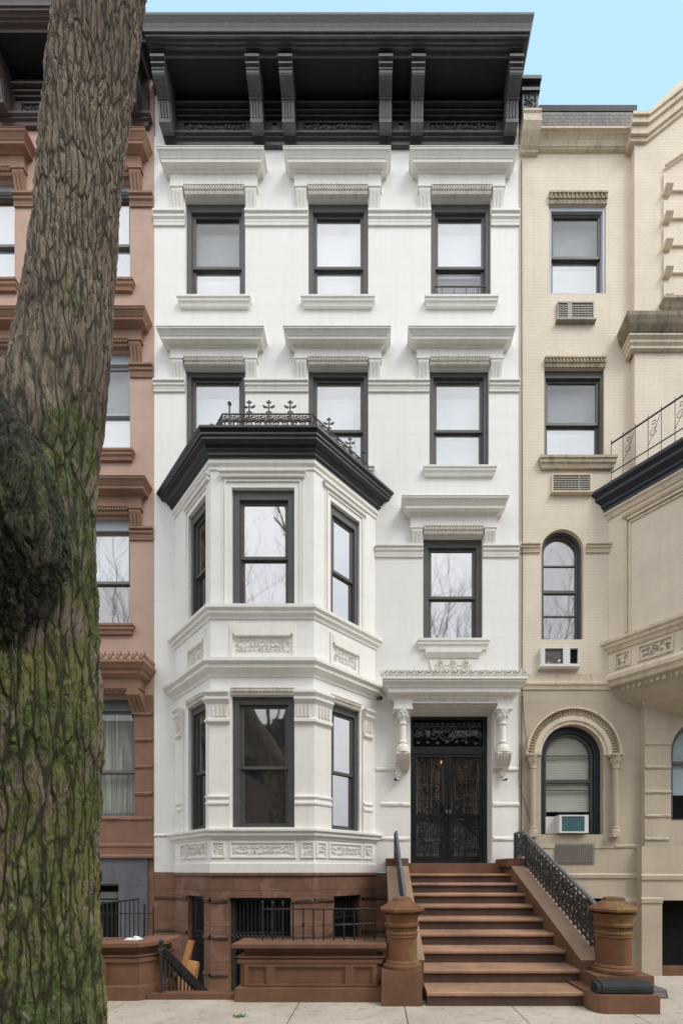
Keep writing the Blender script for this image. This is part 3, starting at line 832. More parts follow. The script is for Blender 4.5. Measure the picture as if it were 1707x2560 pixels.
# architraves, hoods and panels on each face
for F_, L_, (a, b) in ((FL, LL, sl), (FF, LF, fu), (FRt, LR, sr)):
    tr = MB(); cv = MB(); pn = MB(); e = .10 if L_ == LF else .06
    for q in (.0, .045):
        tr.box(F_, a - e - .03 - q, a - e - q, 0, .022 - q * .2, UP[0], UP[1] + .10 + q); tr.box(F_, b + e + q, b + e + .03 + q, 0, .022 - q * .2, UP[0], UP[1] + .10 + q)
    tr.box(F_, a - e - .03, b + e + .03, 0, .022, UP[1] + .10, UP[1] + .13)
    P2 = lambda u, w: F_.P(u, w, 0)[:2]
    tr.sweep([P2(a - e - .06, -.02), P2(a - e - .06, .02), P2(b + e + .06, .02), P2(b + e + .06, -.02)],
             [(-.0, UP[1] + .15), (.03, UP[1] + .16), (.035, UP[1] + .21), (.06, UP[1] + .235), (.06, UP[1] + .26)], 'perp')
    # panel between storeys
    pn.box(F_, a - .02, b + .02, 0, .03, 6.06, 6.10)
    pn.box(F_, a - .02, a + .03, 0, .03, 5.50, 6.06); pn.box(F_, b - .03, b + .02, 0, .03, 5.50, 6.06)
    pn.box(F_, a + .03, b - .03, 0, .045, 5.92, 6.06); pn.box(F_, a + .06, b - .06, 0, .055, 5.88, 5.93)
    carve(cv, F_, a + .08, b - .08, 5.60, 5.84, .004, .14, .011)
    cv.build('bay_carving', 'white_carved', bo); cv = MB()
    eggdart(cv, F_, a - .01, b + .01, 4.80, 4.93, .055, .055)
    pn.build('bay_panel', 'white_trim', bo)
    w_ = (b - a)
    cells = ([(a, b)] + [(a - .34, a - .15), (b + .15, b + .34)]) if L_ == LF else [(a - .02, b + .02), (max(.06, a - .30), a - .13), (b + .13, min(L_ - .05, b + .31))]
    for (p, q) in cells:
        if q - p < .06: continue
        pn = MB()
        pn.box(F_, p - .03, q + .03, 0, .022, 2.09, 2.12); pn.box(F_, p - .03, q + .03, 0, .022, 1.82, 1.85)
        pn.box(F_, p - .03, p, 0, .022, 1.85, 2.09); pn.box(F_, q, q + .03, 0, .022, 1.85, 2.09)
        pn.build('bay_panel', 'white_trim', bo)
        cv2 = MB(); carve(cv2, F_, p + .02, q - .02, 1.88, 2.07, .004, .12, .010); cv2.build('bay_carving', 'white_carved', bo)
    tr.build('bay_architrave', 'white_trim', bo); cv.build('egg_and_dart_moulding', 'white_carved', bo)


def pil(paths, zc0=4.28, zc1=4.84):
    """corner pilaster wrapping the path"""
    m = MB()
    m.sweep(paths, [(0, 2.37), (.05, 2.37), (.05, 2.78), (.075, 2.80), (.075, 2.84), (.055, 2.86), (.055, 2.90), (.08, 2.92), (.08, 2.95), (.035, 2.97), (.035, zc0 - .02),
                    (.05, zc0), (.09, zc0 + .02), (.09, zc0 + .07), (.055, zc0 + .10), (.07, zc1 - .22), (.11, zc1 - .17), (.13, zc1 - .15), (.13, zc1 - .11), (.10, zc1 - .10), (.10, zc1 - .07), (.16, zc1 - .04), (.16, zc1), (0, zc1 + .01)], 'perp', back=.0)
    return m


def at(F_, u): return F_.P(u, 0, 0)[:2]


for pth in ([at(FL, LL * .955), BFL, at(FF, fu[0] - .015)], [at(FF, fu[1] + .015), BFR, at(FRt, sr[0] - .015)],
            [at(FL, .16), at(FL, .42)], [at(FRt, sr[1] + .06), at(FRt, sr[1] + .30)]):
    pil(pth).build('bay_pilaster', 'white_trim', bo)
for F_, a, b in ((FF, .04, fu[0] - .05), (FF, fu[1] + .05, LF - .04), (FRt, .05, sr[0] - .05), (FRt, sr[1] + .08, sr[1] + .28), (FL, .18, .40)):
    cp = MB(); n = max(2, round((b - a) / .075))
    for i in range(n):
        u = a + (b - a) * (i + .5) / n
        cp.box(F_, u - .016, u + .016, .05, .085, 4.40, 4.60); cp.blob(F_.P(u, .085, 4.40), .02, .02, .02, 5, 3)
    cp.build('capital_ornament', 'white_carved', bo)

# ---- basement (bay continues down) brownstone
DP = -.95
bs = MB()
ob = PX(573, 1) - BFL[0], PX(727, 1) - BFL[0]
bl = MB()
ZW = 1.10
bs.wall(FL, 0, LL, DP, ZB - .012, [(LL * .38, LL * .83, -.75, ZW)], 0, .20)
bs.wall(FF, 0, LF, DP, ZB - .012, [(ob[0], ob[1], -.66, ZW - .01)], 0, .22)
bs.wall(FRt, 0, LR, DP, ZB - .012, [(LR * .30, LR * .74, .0, ZW)], 0, .20)
bs.wall(W, X0, BWL[0], DP, ZB - .012, [], 0, .2); bs.wall(W, BWR[0], X1, DP, ZB - .012, [], 0, .2)
bs.sweep(bp, [(.005, 1.47), (.035, 1.50), (.035, 1.545), (.01, 1.549)])
bso = bs.build('basement_wall', 'brownstone', white)
sd_ = 1
for z in (1.055, .375, -.31):
    for F_, segs in ((FL, [(0, LL * .375), (LL * .835, LL)]), (FF, [(0, ob[0] - .01), (ob[1] + .01, LF)]), (FRt, [(0, LR * .295), (LR * .745, LR)]), (W, [(X0, BWL[0]), (BWR[0], .2)])):
        for a, b in segs:
            sd_ += 1
            rk = MB(); rk.rock(F_, a + .01, b - .01, z - .075, z + .045, -.006, .030, sd_); rk.build('rock_faced_course', 'rock_brown', bso)


def grille(parent, F_, a, b, z0, z1, w=-.10, step=.075, zig=True):
    g = MB()
    n = max(3, round((b - a) / step))
    for i in range(n + 1):
        u = a + .02 + (b - a - .04) * i / n
        g.tube([F_.P(u, w, z0), F_.P(u, w, z1)], .009, 5)
    for z in (z0 + .03, z1 - .03, (z0 + z1) / 2, (z0 + z1) / 2 + .22): g.box(F_, a, b, w - .008, w + .008, z - .01, z + .01)
    if zig:
        for i in range(n):
            u = a + .02 + (b - a - .04) * i / n
            for zz in ((z0 + z1) / 2 + .0,): g.tube([F_.P(u, w + .02, zz + .2), F_.P(u + (b - a) / n, w + .02, zz + .08), F_.P(u + (b - a) / n, w + .02, zz)], .008, 4)
    return g.build('window_grille', 'iron', parent)


for F_, a, b, z0, z1 in ((FL, LL * .38, LL * .83, -.75, ZW), (FF, ob[0], ob[1], -.66, ZW - .01), (FRt, LR * .30, LR * .74, .0, ZW)):
    fm = MB(); fm.box(F_, a, a + .05, -.19, -.14, z0, z1); fm.box(F_, b - .05, b, -.19, -.14, z0, z1); fm.box(F_, a + .05, b - .05, -.19, -.141, z1 - .06, z1); fm.box(F_, a + .05, b - .05, -.19, -.141, (z0 + z1) / 2 + .1, (z0 + z1) / 2 + .15)
    fo = fm.build('basement_window', 'frame', bso)
    MB().box(F_, a + .02, b - .02, -.20, -.192, z0, z1 - .01).build('pane', 'dark', fo)
    grille(fo, F_, a, b, z0, z1)

# ---- entrance
pt = MB()
U0_, U1_ = .36, 2.73
pth = [(U0_, 0), (U0_, -.30), (U1_, -.30), (U1_, 0)]
pt.sweep(pth, [(0, 5.06), (.02, 5.06), (.03, 5.10), (.05, 5.115), (.12, 5.13), (.12, 5.205), (.14, 5.215), (.15, 5.25), (.19, 5.29), (.21, 5.30), (.21, 5.33), (.235, 5.34), (.235, 5.38)])
pt.box(W, U0_, U1_, 0, .30, 4.955, 5.06)
pt.box(W, U0_, DX0 + .01, 0, .30, 4.86, 4.955); pt.box(W, DX1 + .02, U1_, 0, .30, 4.86, 4.955)
pt.box(W, U0_ - .02, DX0 + .03, 0, .32, 4.835, 4.86); pt.box(W, DX1, U1_ + .02, 0, .32, 4.835, 4.86)
pto = pt.build('entrance_canopy', 'white_trim', white)
e = MB(); eggdart(e, W, DX0 + .02, DX1 + .01, 4.955, 5.055, .315, .062); e.box(W, DX0 + .012, DX1 + .018, 0, .26, 4.945, 4.956); e.build('egg_and_dart_moulding', 'white_carved', pto)
cr = MB()
nn = 17
cr.box(W, U0_ - .235, U1_ + .235, .30, .53, 5.3815, 5.40)
for i in range(nn):
    u = U0_ - .2 + (U1_ - U0_ + .4) * i / (nn - 1)
    fn = lambda a, b: (a, -.52, b)
    cr.tube([fn(u + .066 * math.cos(t), 5.485 + .058 * math.sin(t)) for t in [PI + PI * k / 8 for k in range(9)]], .017, 5)
    cr.blob((u, -.52, 5.485), .030, .024, .030, 6, 4)
    cr.blob((u + .073, -.52, 5.50), .020, .022, .045, 6, 4)
    cr.blob((u + .073, -.52, 5.435), .030, .022, .022, 6, 4)
    cr.box(W, u - .08, u + .08, .50, .535, 5.40, 5.418)
for s in (-1, 1):
    for i in range(4):
        x = U0_ - .22 if s < 0 else U1_ + .22
        cr.blob((x, -.05 - .12 * i, 5.44), .02, .05, .045, 6, 4)
cr.build('canopy_cresting', 'white_carved', pto)
MB().box(W, U0_ - .20, U1_ + .20, .44, .485, 5.382, 5.52).build('cresting_backing', 'grime_and_gap', pto)  # added dark plate, fills the gaps between the cresting rings
for cx in (.545, 2.575):
    c = MB()
    c.lathe(cx, -.20, [(.075, 4.16), (.095, 4.17), (.095, 4.20), (.075, 4.22), (.072, 4.24), (.066, 4.54), (.085, 4.55), (.085, 4.58), (.068, 4.60), (.09, 4.70), (.125, 4.80), (.13, 4.836)], 20)
    for k in range(8):
        a = 2 * PI * k / 8
        c.blob((cx + .1 * math.cos(a), -.20 + .1 * math.sin(a), 4.72), .028, .028, .05, 5, 4); c.blob((cx + .12 * math.cos(a + .4), -.20 + .12 * math.sin(a + .4), 4.79), .022, .022, .025, 5, 4)
    c.box(W, cx - .15, cx + .15, .0, .09, 3.70, 4.836)
    co = c.build('canopy_column', 'white_trim', pto)
    k = MB()
    k.lathe(cx, -.20, [(.14, 3.965), (.155, 3.98), (.155, 4.03), (.13, 4.09), (.10, 4.14), (.08, 4.161)], 20)
    k.prism_wz(W, [(0, 3.97), (.33, 3.97), (.33, 3.94), (.31, 3.92), (.27, 3.83), (.20, 3.76), (.14, 3.71), (.14, 3.69), (0, 3.69)], cx - .145, cx + .145)
    for j in range(5):
        uu = cx - .12 + j * .06
        k.prism_wz(W, [(.33, 3.935), (.325, 3.915), (.285, 3.83), (.215, 3.76), (.15, 3.72), (.10, 3.72), (.10, 3.93)], uu - .014, uu + .014)
    k.build('corbel', 'white_carved', co)
# rock faced bands beside the door
for z, a, b in ((3.70, -.02, .66), (2.97, .1, .705), (2.25, .1, .705), (3.70, 2.43, X1), (2.97, 2.43, X1), (2.25, 2.43, X1)):
    sd_ += 1; rk = MB(); rk.rock(W, a, b, z - .05, z + .05, 0, .018, sd_); rk.build('rock_faced_course', 'white_trim', white)
rk = MB(); rk.rock(W, X0, -4.2, 2.29, 2.36, 0, .018, 30)
rk.build('rock_faced_course', 'white_trim', white)

dw = .40
df = MB()
df.box(W, DX0, DX0 + .09, -dw - .10, -dw + .02, DZ0, DZ1); df.box(W, DX1 - .09, DX1, -dw - .10, -dw + .02, DZ0, DZ1)
df.box(W, DX0 + .09, DX1 - .09, -dw - .10, -dw + .018, DZ1 - .07, DZ1); zt_ = PZ(1877, -dw)
df.box(W, DX0 + .09, DX1 - .09, -dw - .10, -dw + .018, zt_ - .08, zt_ + .08)
df.box(W, DX0 + .09, DX1 - .09, -dw - .10, -dw + .018, DZ0, DZ0 + .05)
# reveal linings carry on back from the wall opening
rv = MB(); rv.box(W, DX0 - .12, DX0 - .001, -.55, -.2, DZ0, DZ1 + .1); rv.box(W, DX1 + .001, DX1 + .12, -.55, -.2, DZ0, DZ1 + .1); rv.box(W, DX0 - .12, DX1 + .12, -.55, -.2, DZ1 + .001, DZ1 + .12)
rv.build('door_reveal', 'white', white)
dfo = df.build('door_frame', 'black_bay', white)
tg = MB()
fn = lambda a, b: (a, dw - .0, b)
za, zb = zt_ + .08, DZ1 - .07
zc = (za + zb) / 2
uc = (DX0 + DX1) / 2
tg.tube([fn(uc + .19 * math.cos(t), zc + .16 * math.sin(t)) for t in [2 * PI * k / 20 for k in range(21)]], .014, 5)
tg.tube([fn(uc + .12 * math.cos(t), zc + .10 * math.sin(t)) for t in [2 * PI * k / 14 for k in range(15)]], .010, 5)
for s in (-1, 1):
    for k, (dx, rr) in enumerate(((.32, .13), (.55, .11), (.70, .07))):
        tg.tube(spiral(fn, (uc + s * dx, zc - .03 + .06 * (k % 2)), rr, 1.4, rnd.uniform(0, 6), s, 18), .012, 5)
        tg.blob(fn(uc + s * dx, zc - .03), .03, .02, .03)
for i in range(13): tg.blob(fn(DX0 + .16 + i * .115, zb - .08), .026, .015, .026, 6, 4)
tg.tube([fn(DX0 + .09, zb - .14), fn(DX1 - .09, zb - .14)], .008, 4)
for i in range(7): tg.blob(fn(DX0 + .2 + i * .21, za + .06 + rnd.uniform(0, .05)), .04, .015, .035, 6, 4)
tg.build('transom_grille', 'iron_grey', dfo)
MB().box(W, DX0 + .05, DX1 - .05, -dw - .09, -dw - .08, za - .02, zb + .02).build('transom_pane', 'transom_glass', dfo)
zm_ = PZ(2038, -dw)
for s in (0, 1):
    a, b = (DX0 + .09, uc - .004) if s == 0 else (uc + .004, DX1 - .09)
    z0, z1 = DZ0 + .05, zt_ - .08
    lf = MB()
    lf.box(W, a, a + .07, -dw - .07, -dw, z0, z1); lf.box(W, b - .07, b, -dw - .07, -dw, z0, z1)
    lf.box(W, a + .07, b - .07, -dw - .07, -dw - .001, z1 - .07, z1); lf.box(W, a + .07, b - .07, -dw - .07, -dw - .001, z0, z0 + .10)
    lf.box(W, a + .07, b - .07, -dw - .07, -dw - .001, zm_ - .05, zm_ + .01); lf.box(W, a + .07, b - .07, -dw - .06, -dw - .01, zm_ - .11, zm_ - .09)
    lo = lf.build('door', 'black_bay', dfo)
    g = MB(); n = 12
    for i in range(1, n):
        u = a + .07 + (b - a - .14) * i / n
        g.tube([(u, dw + .01, z0 + .08), (u, dw + .01, z1 - .05)], .008, 4)
        g.blob((u, dw + .005, z0 + .55), .022, .015, .06, 5, 4)
        for zz in (z0 + .24, z0 + .62): g.tube(spiral(lambda p, q: (p, dw + .005, q), (u, zz), .04, 1.1, rnd.uniform(0, 6), 1 if i % 2 else -1, 9), .006, 4)
    fn = lambda p, q: (p, dw - .0, q)
    um = (a + b) / 2; s_ = 1 if s == 0 else -1
    # large whiplash curves across the leaf
    pts = [fn(um + s_ * (.26 - .5 * t + .10 * math.sin(t * 7)), z0 + .95 + 1.15 * t + .08 * math.sin(t * 9)) for t in [k / 18 for k in range(19)]]
    g.tube(pts, .013, 5)
    pts = [fn(um - s_ * (.24 - .42 * t + .12 * math.sin(t * 6 + 1)), z0 + .35 + 1.0 * t) for t in [k / 18 for k in range(19)]]
    g.tube(pts, .012, 5)
    g.tube(spiral(fn, (um, z0 + 1.55), .17, 1.3, 1.0, s_, 18), .012, 5); g.tube(spiral(fn, (um - s_ * .08, z0 + 1.9), .10, 1.3, 2.0, -s_, 18), .010, 5)
    for (dx, dz, rr, sg) in ((-.12, .30, .13, 1), (.14, .36, .12, -1), (-.14, .75, .12, -1), (.10, .82, .13, 1), (-.10, 1.15, .12, 1), (.15, 1.22, .10, -1), (.12, 1.62, .12, 1), (-.15, 1.75, .12, -1), (.10, 2.05, .11, -1), (-.12, 2.12, .09, 1)):
        if z0 + dz + rr < z1: g.tube(spiral(fn, (um + s_ * dx, z0 + dz), rr, 1.25, rnd.uniform(0, 6), sg * s_, 16), .013, 5)
    for k in range(5):
        zz = z0 + .25 + k * .42
        g.tube([fn(um - .27, zz), fn(um - .1, zz + .16), fn(um + .06, zz + .12), fn(um + .27, zz + .34)] if (k + s) % 2 else [fn(um + .27, zz), fn(um + .1, zz + .2), fn(um - .08, zz + .14), fn(um - .27, zz + .30)], .011, 5)
    for _ in range(14): g.blob(fn(um + rnd.uniform(-.28, .28), z0 + rnd.uniform(.2, 2.2)), .022, .012, .03, 5, 4)
    for zz in (z0 + .42, z0 + 1.32, z0 + .2): g.tube([(a + .07, dw + .012, zz), (b - .07, dw + .012, zz)], .007, 4)
    g.build('door_grille', 'iron_black', lo)
    MB().box(W, a + .05, b - .05, -dw - .06, -dw - .054, z0 + .06, z1 - .04).build('pane', 'door_glass', lo)
    h = MB(); hx = b - .035 if s == 0 else a + .035
    h.lathe(hx, dw - .02, [(.012, zm_ + .0), (.022, zm_ + .01), (.022, zm_ + .10), (.012, zm_ + .11)], 10); h.blob((hx, dw - .05, zm_ + .05), .03, .03, .03, 8, 6)
    h.build('door_handle', 'iron_grey', lo)
m = MB()
nn = 60
vs = []; fs = []
for i in range(nn + 1):
    u = DX0 + .05 + (DX1 - DX0 - .1) * i / nn
    y = dw + .11 + .02 * math.sin(i * 1.1) + .015 * math.sin(i * 2.3)
    vs += [(u, y, DZ0 + .95), (u, y, zt_ + .05), (u, y, DZ0 + .95)]
for i in range(nn): fs.append((3 * i, 3 * i + 3, 3 * i + 4, 3 * i + 1))
m.add(vs, fs, True); m.build('door_curtain', 'curtain_brown', dfo)
MB().box(W, DX0 + .05, DX1 - .4, -dw - .14, -dw - .13, DZ0 + .05, DZ0 + 1.0).build('hall_reflection', 'reflection_pale', dfo)  # added pale sheet, paints a reflection behind the lower door
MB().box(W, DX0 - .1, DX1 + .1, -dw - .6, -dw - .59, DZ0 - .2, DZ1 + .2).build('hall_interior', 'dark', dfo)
MB().blob((uc - .11, dw + .13, zt_ - .22), .022, .022, .06, 8, 6).build('hall_lamp_bulb', 'bulb', dfo)
# threshold
m = MB(); m.box(W, .60, 2.55, -.6, .26, 1.2, 1.742); m.build('door_threshold', 'stoop', white)

# carved bosses with small spotlights
for sx, cx in ((-1, .46), (1, 2.60)):
    t = thing('wall_lamp', (cx, -.06, 3.5), 'small dark spotlight under a carved boss, %s of the front door' % ('left' if sx < 0 else 'right'), 'wall lamp', 'spotlights beside the front door')
    m = MB()
    m.blob((cx, -.07, 3.60), .07, .05, .11, 8, 6); m.tube(spiral(lambda a, b: (a, -.11, b), (cx, 3.58), .06, 1.3, 0, sx, 12), .014, 5)
    m.blob((cx, -.11, 3.66), .05, .03, .03, 6, 4); m.blob((cx + sx * .02, -.09, 3.48), .03, .04, .05, 6, 4)
    m.build('carved_boss', 'white_carved', t)
    l = MB(); d = sx if sx > 0 else -1
    l.tube([(cx, -.08, 3.45), (cx + d * .04, -.11, 3.455), (cx + d * .09, -.13, 3.47)], [.016, .02, .024], 10)
    l.build('spotlight', 'iron', t)
t = MB(); t.tube([(.02, -.02, 5.16), (.06, -.12, 5.14), (.10, -.2, 5.10)], [.02, .035, .045], 8)
tag(t.build('security_camera', 'iron'), 'small dark camera fixed to the white wall at the left end of the door canopy', 'security camera')

# ---- cresting on the bay roof
cz = 9.52
cpath = [Vector((-3.62, -.25, 0)), Vector((-2.79, -1.07, 0)), Vector((-1.17, -1.07, 0)), Vector((-.16, -.15, 0))]
m = MB()
def lin(p, q, t): return (p[0] + (q[0] - p[0]) * t, p[1] + (q[1] - p[1]) * t)
ztop = 9.885
for a, b in zip(cpath[:-1], cpath[1:]):
    L = (b - a).length; n = max(3, round(L / .17))
    for z in (ztop, cz + .05): m.tube([(a.x, a.y, z), (b.x, b.y, z)], .012, 5)
    d = (b - a).normalized()
    fn = lambda p, q: (a.x + d.x * p, a.y + d.y * p, q)
    for i in range(n + 1):
        u = L * i / n
        m.tube([fn(u, cz - .03), fn(u, ztop)], .010, 4)
        if i < n:
            uc_ = u + L / n / 2; hw = L / n / 2
            m.tube([fn(u, cz + .08), fn(uc_, ztop - .08), fn(u + L / n, cz + .08)], .014, 4); m.blob(fn(uc_, ztop - .1), .03, .02, .03, 6, 4); m.blob(fn(u + hw * .6, ztop - .05), .02, .02, .02, 5, 4)
            m.tube(spiral(fn, (uc_ - hw * .5, cz + .24), hw * .45, 1.2, 2, 1, 9), .013, 4)
            m.tube(spiral(fn, (uc_ + hw * .5, cz + .24), hw * .45, 1.2, 1, -1, 9), .013, 4); m.tube(spiral(fn, (uc_, ztop - .05), hw * .6, 1.2, 1, -1, 9), .010, 4)
            m.tube([fn(u, ztop - .03), fn(uc_, cz + .22), fn(u + L / n, ztop - .03)], .008, 4)
fin = [(lin(cpath[1], cpath[2], t), s) for t, s in ((.08, .5), (.30, 1), (.52, 1), (.76, 1))] + [(cpath[2][:2], .35), (lin(cpath[2], cpath[3], .28), .9), (lin(cpath[2], cpath[3], .65), .9), (cpath[1][:2], .35), (lin(cpath[0], cpath[1], .6), .8), (lin(cpath[2], cpath[3], .92), .5)]
for (x, y), s in fin:
    x0 = x
    if s > .6:
        for dx, dz, r in ((0, .235, .020), (0, .205, .024), (-.032, .215, .016), (.032, .215, .016), (-.05, .125, .024), (.05, .125, .024), (-.082, .135, .022), (.082, .135, .022), (-.10, .15, .014), (.10, .15, .014), (0, .125, .026), (0, .05, .022), (.035, .03, .02), (-.035, .03, .02)):
            m.blob((x0 + dx * s, y, ztop + dz * s), r * s, .015, r * s, 6, 4)
        m.tube([(x0, y, ztop), (x0, y, ztop + .22 * s)], .013, 5)
        for dx in (-.05, .05): m.tube([(x0, y, cz), (x0 + dx, y, cz + .2), (x0, y, ztop)], .012, 4)
    elif s == .5:
        m.tube([(x0, y, cz), (x0, y, ztop + .16)], .016, 5); m.blob((x0, y, ztop + .19), .035, .035, .035, 8, 6)
m.build('bay_cresting', 'iron_brown', bo)
t = MB(); t.lathe(-.31, -.17, [(.035, 9.53), (.055, 9.62), (.06, 9.64), (.05, 9.64)], 12)
tag(t.build('flower_pot', 'terracotta'), 'small terracotta pot at the wall end of the black bay cornice', 'flower pot')

# =================================================================== STOOP
stoop = thing('stoop', (1.57, -2.2, 0), 'brownstone front stoop with nine steps, sloped side walls, iron railings and round newel posts', 'stoop')
for k in range(9):
    d = 4.63 + .37 * k; w = D - d; z = .17 * (k + 1)
    m = MB(); m.box(W, .595, 2.548, w - .42, w - .035, z - .17 if k else -.05, z - .048)
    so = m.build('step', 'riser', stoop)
    t = MB(); w2 = w - .42 if k < 8 else .24
    t.prism_wz(W, [(w2, z - .05), (w - .012, z - .05), (w, z - .038), (w, z - .012), (w - .012, z), (w2, z)], .592, 2.55)
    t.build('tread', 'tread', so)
for nm, a, b, mt in (('l', .21, .59, 'tan'), ('r', 2.552, 2.95, 'stoop')):
    m = MB()
    pl_ = [(.26, -.05), (.26, 1.66), (.80, 1.66), (3.38, .46), (3.38, -.05)]
    m.prism_wz(W, pl_, a, b); m.box(W, a + .0, b, .0, .26, -.05, 1.60)
    co = m.build('cheek_wall', 'stoop', stoop)
    m = MB(); m.prism_wz(W, [(.81, 1.656), (.81, 1.675), (3.39, .475), (3.38, .456)], a - .012, b + .012)
    m.build('cheek_coping', 'tan', co)
    m = MB(); m.box(W, a - .02 if nm == 'l' else a - .07, b + .02, .02, .80, 1.661, 1.82); m.build('landing_block', 'stoop', co)


def newel(cx, wc, r, zb, mat):
    cy = -wc
    m = MB()
    m.lathe(cx, cy, [(r * 1.28, zb), (r * 1.30, zb + .02), (r * 1.28, zb + .045), (r * 1.14, zb + .06), (r * 1.14, zb + .075), (r * 1.08, zb + .09), (r * 1.0, zb + .10), (r * .985, .775), (r * 1.05, .785), (r * 1.05, .80), (r * .99, .81),
                     (r * 1.05, .82), (r * 1.05, .84), (r * .97, .86), (r * .97, .90), (r * 1.12, .915), (r * 1.14, .94), (r * 1.04, .955), (r * 1.04, 1.0), (r * 1.16, 1.04), (r * 1.30, 1.065)], 40)
    n = 34
    for i in range(n):
        a = 2 * PI * i / n
        m.blob((cx + r * .99 * math.cos(a), cy + r * .99 * math.sin(a), .885), .014, .014, .022, 5, 3)
    p = m.build('newel_post', mat, stoop)
    c = MB(); h = .285
    k = 1.0
    c.lathe(cx, cy, [(h * .78 * k, 1.066), (h * k, 1.10), (h * k, 1.125), (h * .93 * k, 1.135), (h * .55 * k, 1.20), (h * .46 * k, 1.215), (h * .42 * k, 1.245), (h * .34 * k, 1.26)], 8, False, PI / 8)
    c.build('cap', mat, p)
    return p


newel(.315, 3.44, .185, .41, 'mossy')
m = MB(); m.box(W, .062, .535, 3.20, 3.683, -.05, .41); m.build('newel_base', 'stoop', stoop)
newel(2.90, 3.44, .198, .36, 'mossy')
m = MB(); m.box(W, 2.553, 3.22, 3.10, 3.70, -.05, .355); o_ = m.build('newel_base', 'stoop', stoop)
m = MB()
pts = [(2.405, -3.1), (2.405, -3.78)] + [(2.405 + .14 * (1 - math.cos(t)), -3.78 - .16 * math.sin(t)) for t in (R(30), R(60), R(90))] + [(3.12, -3.94), (3.12, -3.1)]
n = len(pts)
m.add([(x, y, -.05) for x, y in pts] + [(x, y, .20) for x, y in pts], [tuple(range(n)), tuple(range(n, 2 * n))] + [(i, (i + 1) % n, n + (i + 1) % n, n + i) for i in range(n)])
m.build('plinth_block', 'stoop', stoop)


def stair_rail(x, zoff, mat_top):
    m = MB(); t = MB()
    top = (.80, 1.66); bot = (3.28, .50)
    H = .60
    def fn(p, q):          # p along w, q height over slope line
        sl_ = (bot[1] - top[1]) / (bot[0] - top[0])
        zz = top[1] + .16 if p < top[0] - .001 else top[1] + sl_ * (p - top[0])
        if p < top[0] - .001: return (x, -p, 1.82 + q * .86)
        return (x, -p, zz + .03 + q)
    pts = [fn(.28, H), fn(.50, H), fn(.74, H), (x, -.88, fn(.88, H)[2] + .015)] + [fn(p, H) for p in (1.1, 1.6, 2.2, 2.8, 3.2)] + [(x, -3.28, fn(3.28, H)[2] - .03), (x, -3.33, fn(3.28, H)[2] - .12), (x, -3.28, fn(3.28, H)[2] - .17)]
    t.tube(pts, .027 if x > 1 else .021, 8)
    t.box(W, x - .028, x + .028, .26, .31, 1.82, 1.82 + H * .86)
    m.tube([fn(p, H - .09) for p in (.82, 1.6, 2.4, 3.22)], .013, 5)
    m.tube([fn(p, .05) for p in (.82, 1.6, 2.4, 3.22)], .018, 5)
    m.tube([fn(p, H - .09) for p in (.30, .74)], .012, 5); m.tube([fn(p, .06) for p in (.30, .74)], .014, 5)
    p = .30
    i = 0
    while p < 3.26:
        if .72 < p < .80: p = .82
        m.tube([fn(p, -.02), fn(p, H)], .012 if i % 4 else .018, 4)
        for q, r, s in ((.15, .06, 1), (.30, .065, -1), (.43, .05, 1)):
            m.tube(spiral(fn, (p + .06, q), r, 1.3, rnd.uniform(0, 6.2), s, 10), .010, 4)
        m.tube([fn(p, .08), fn(p + .05, .22), fn(p + .10, .38), fn(p + .02, .50)], .012, 4)
        m.tube([fn(p + .10, .05), fn(p + .03, .20), fn(p + .09, .33), fn(p + .14, .52)], .012, 4)
        m.tube(spiral(fn, (p + .05, .22 + .16 * (i % 2)), .10, 1.2, 1.5 + i, 1 if i % 2 else -1, 12), .014, 5)
        for _ in range(7):
            c = fn(p + rnd.uniform(0, .12), rnd.uniform(.07, .51)); m.blob(c, .016, rnd.uniform(.015, .034), rnd.uniform(.015, .040), 5, 4)
        p += .115; i += 1
    for pp in (.30, .85, 3.24): m.tube([fn(pp, -.05), fn(pp, H)], .022, 6)
    ro = t.build('handrail', mat_top, stoop)
    m.build('railing_scrollwork', 'iron', ro)


stair_rail(2.80, 0, 'iron_grey')
stair_rail(.385, 0, 'iron_grey')
m = MB()
for u0_, u1_, g_ in ((2.47, 2.52, .012), (2.52, 3.05, 0), (3.05, 3.09, .010)):
    c_ = [(3.72 + g_, .203), (3.88 - g_, .203), (3.89 - g_, .23), (3.885 - g_, .285), (3.86 - g_, .322 - g_), (3.80, .334 - g_), (3.745, .325 - g_), (3.715 + g_, .29), (3.71 + g_, .23)]
    m.prism_wz(W, c_, u0_, u1_)
m.box(W, 2.53, 3.04, 3.886, 3.893, .25, .258)
tag(m.build('rolled_mat', 'rubber'), 'black rubber mat lying folded on the low plinth before the right newel post', 'mat')

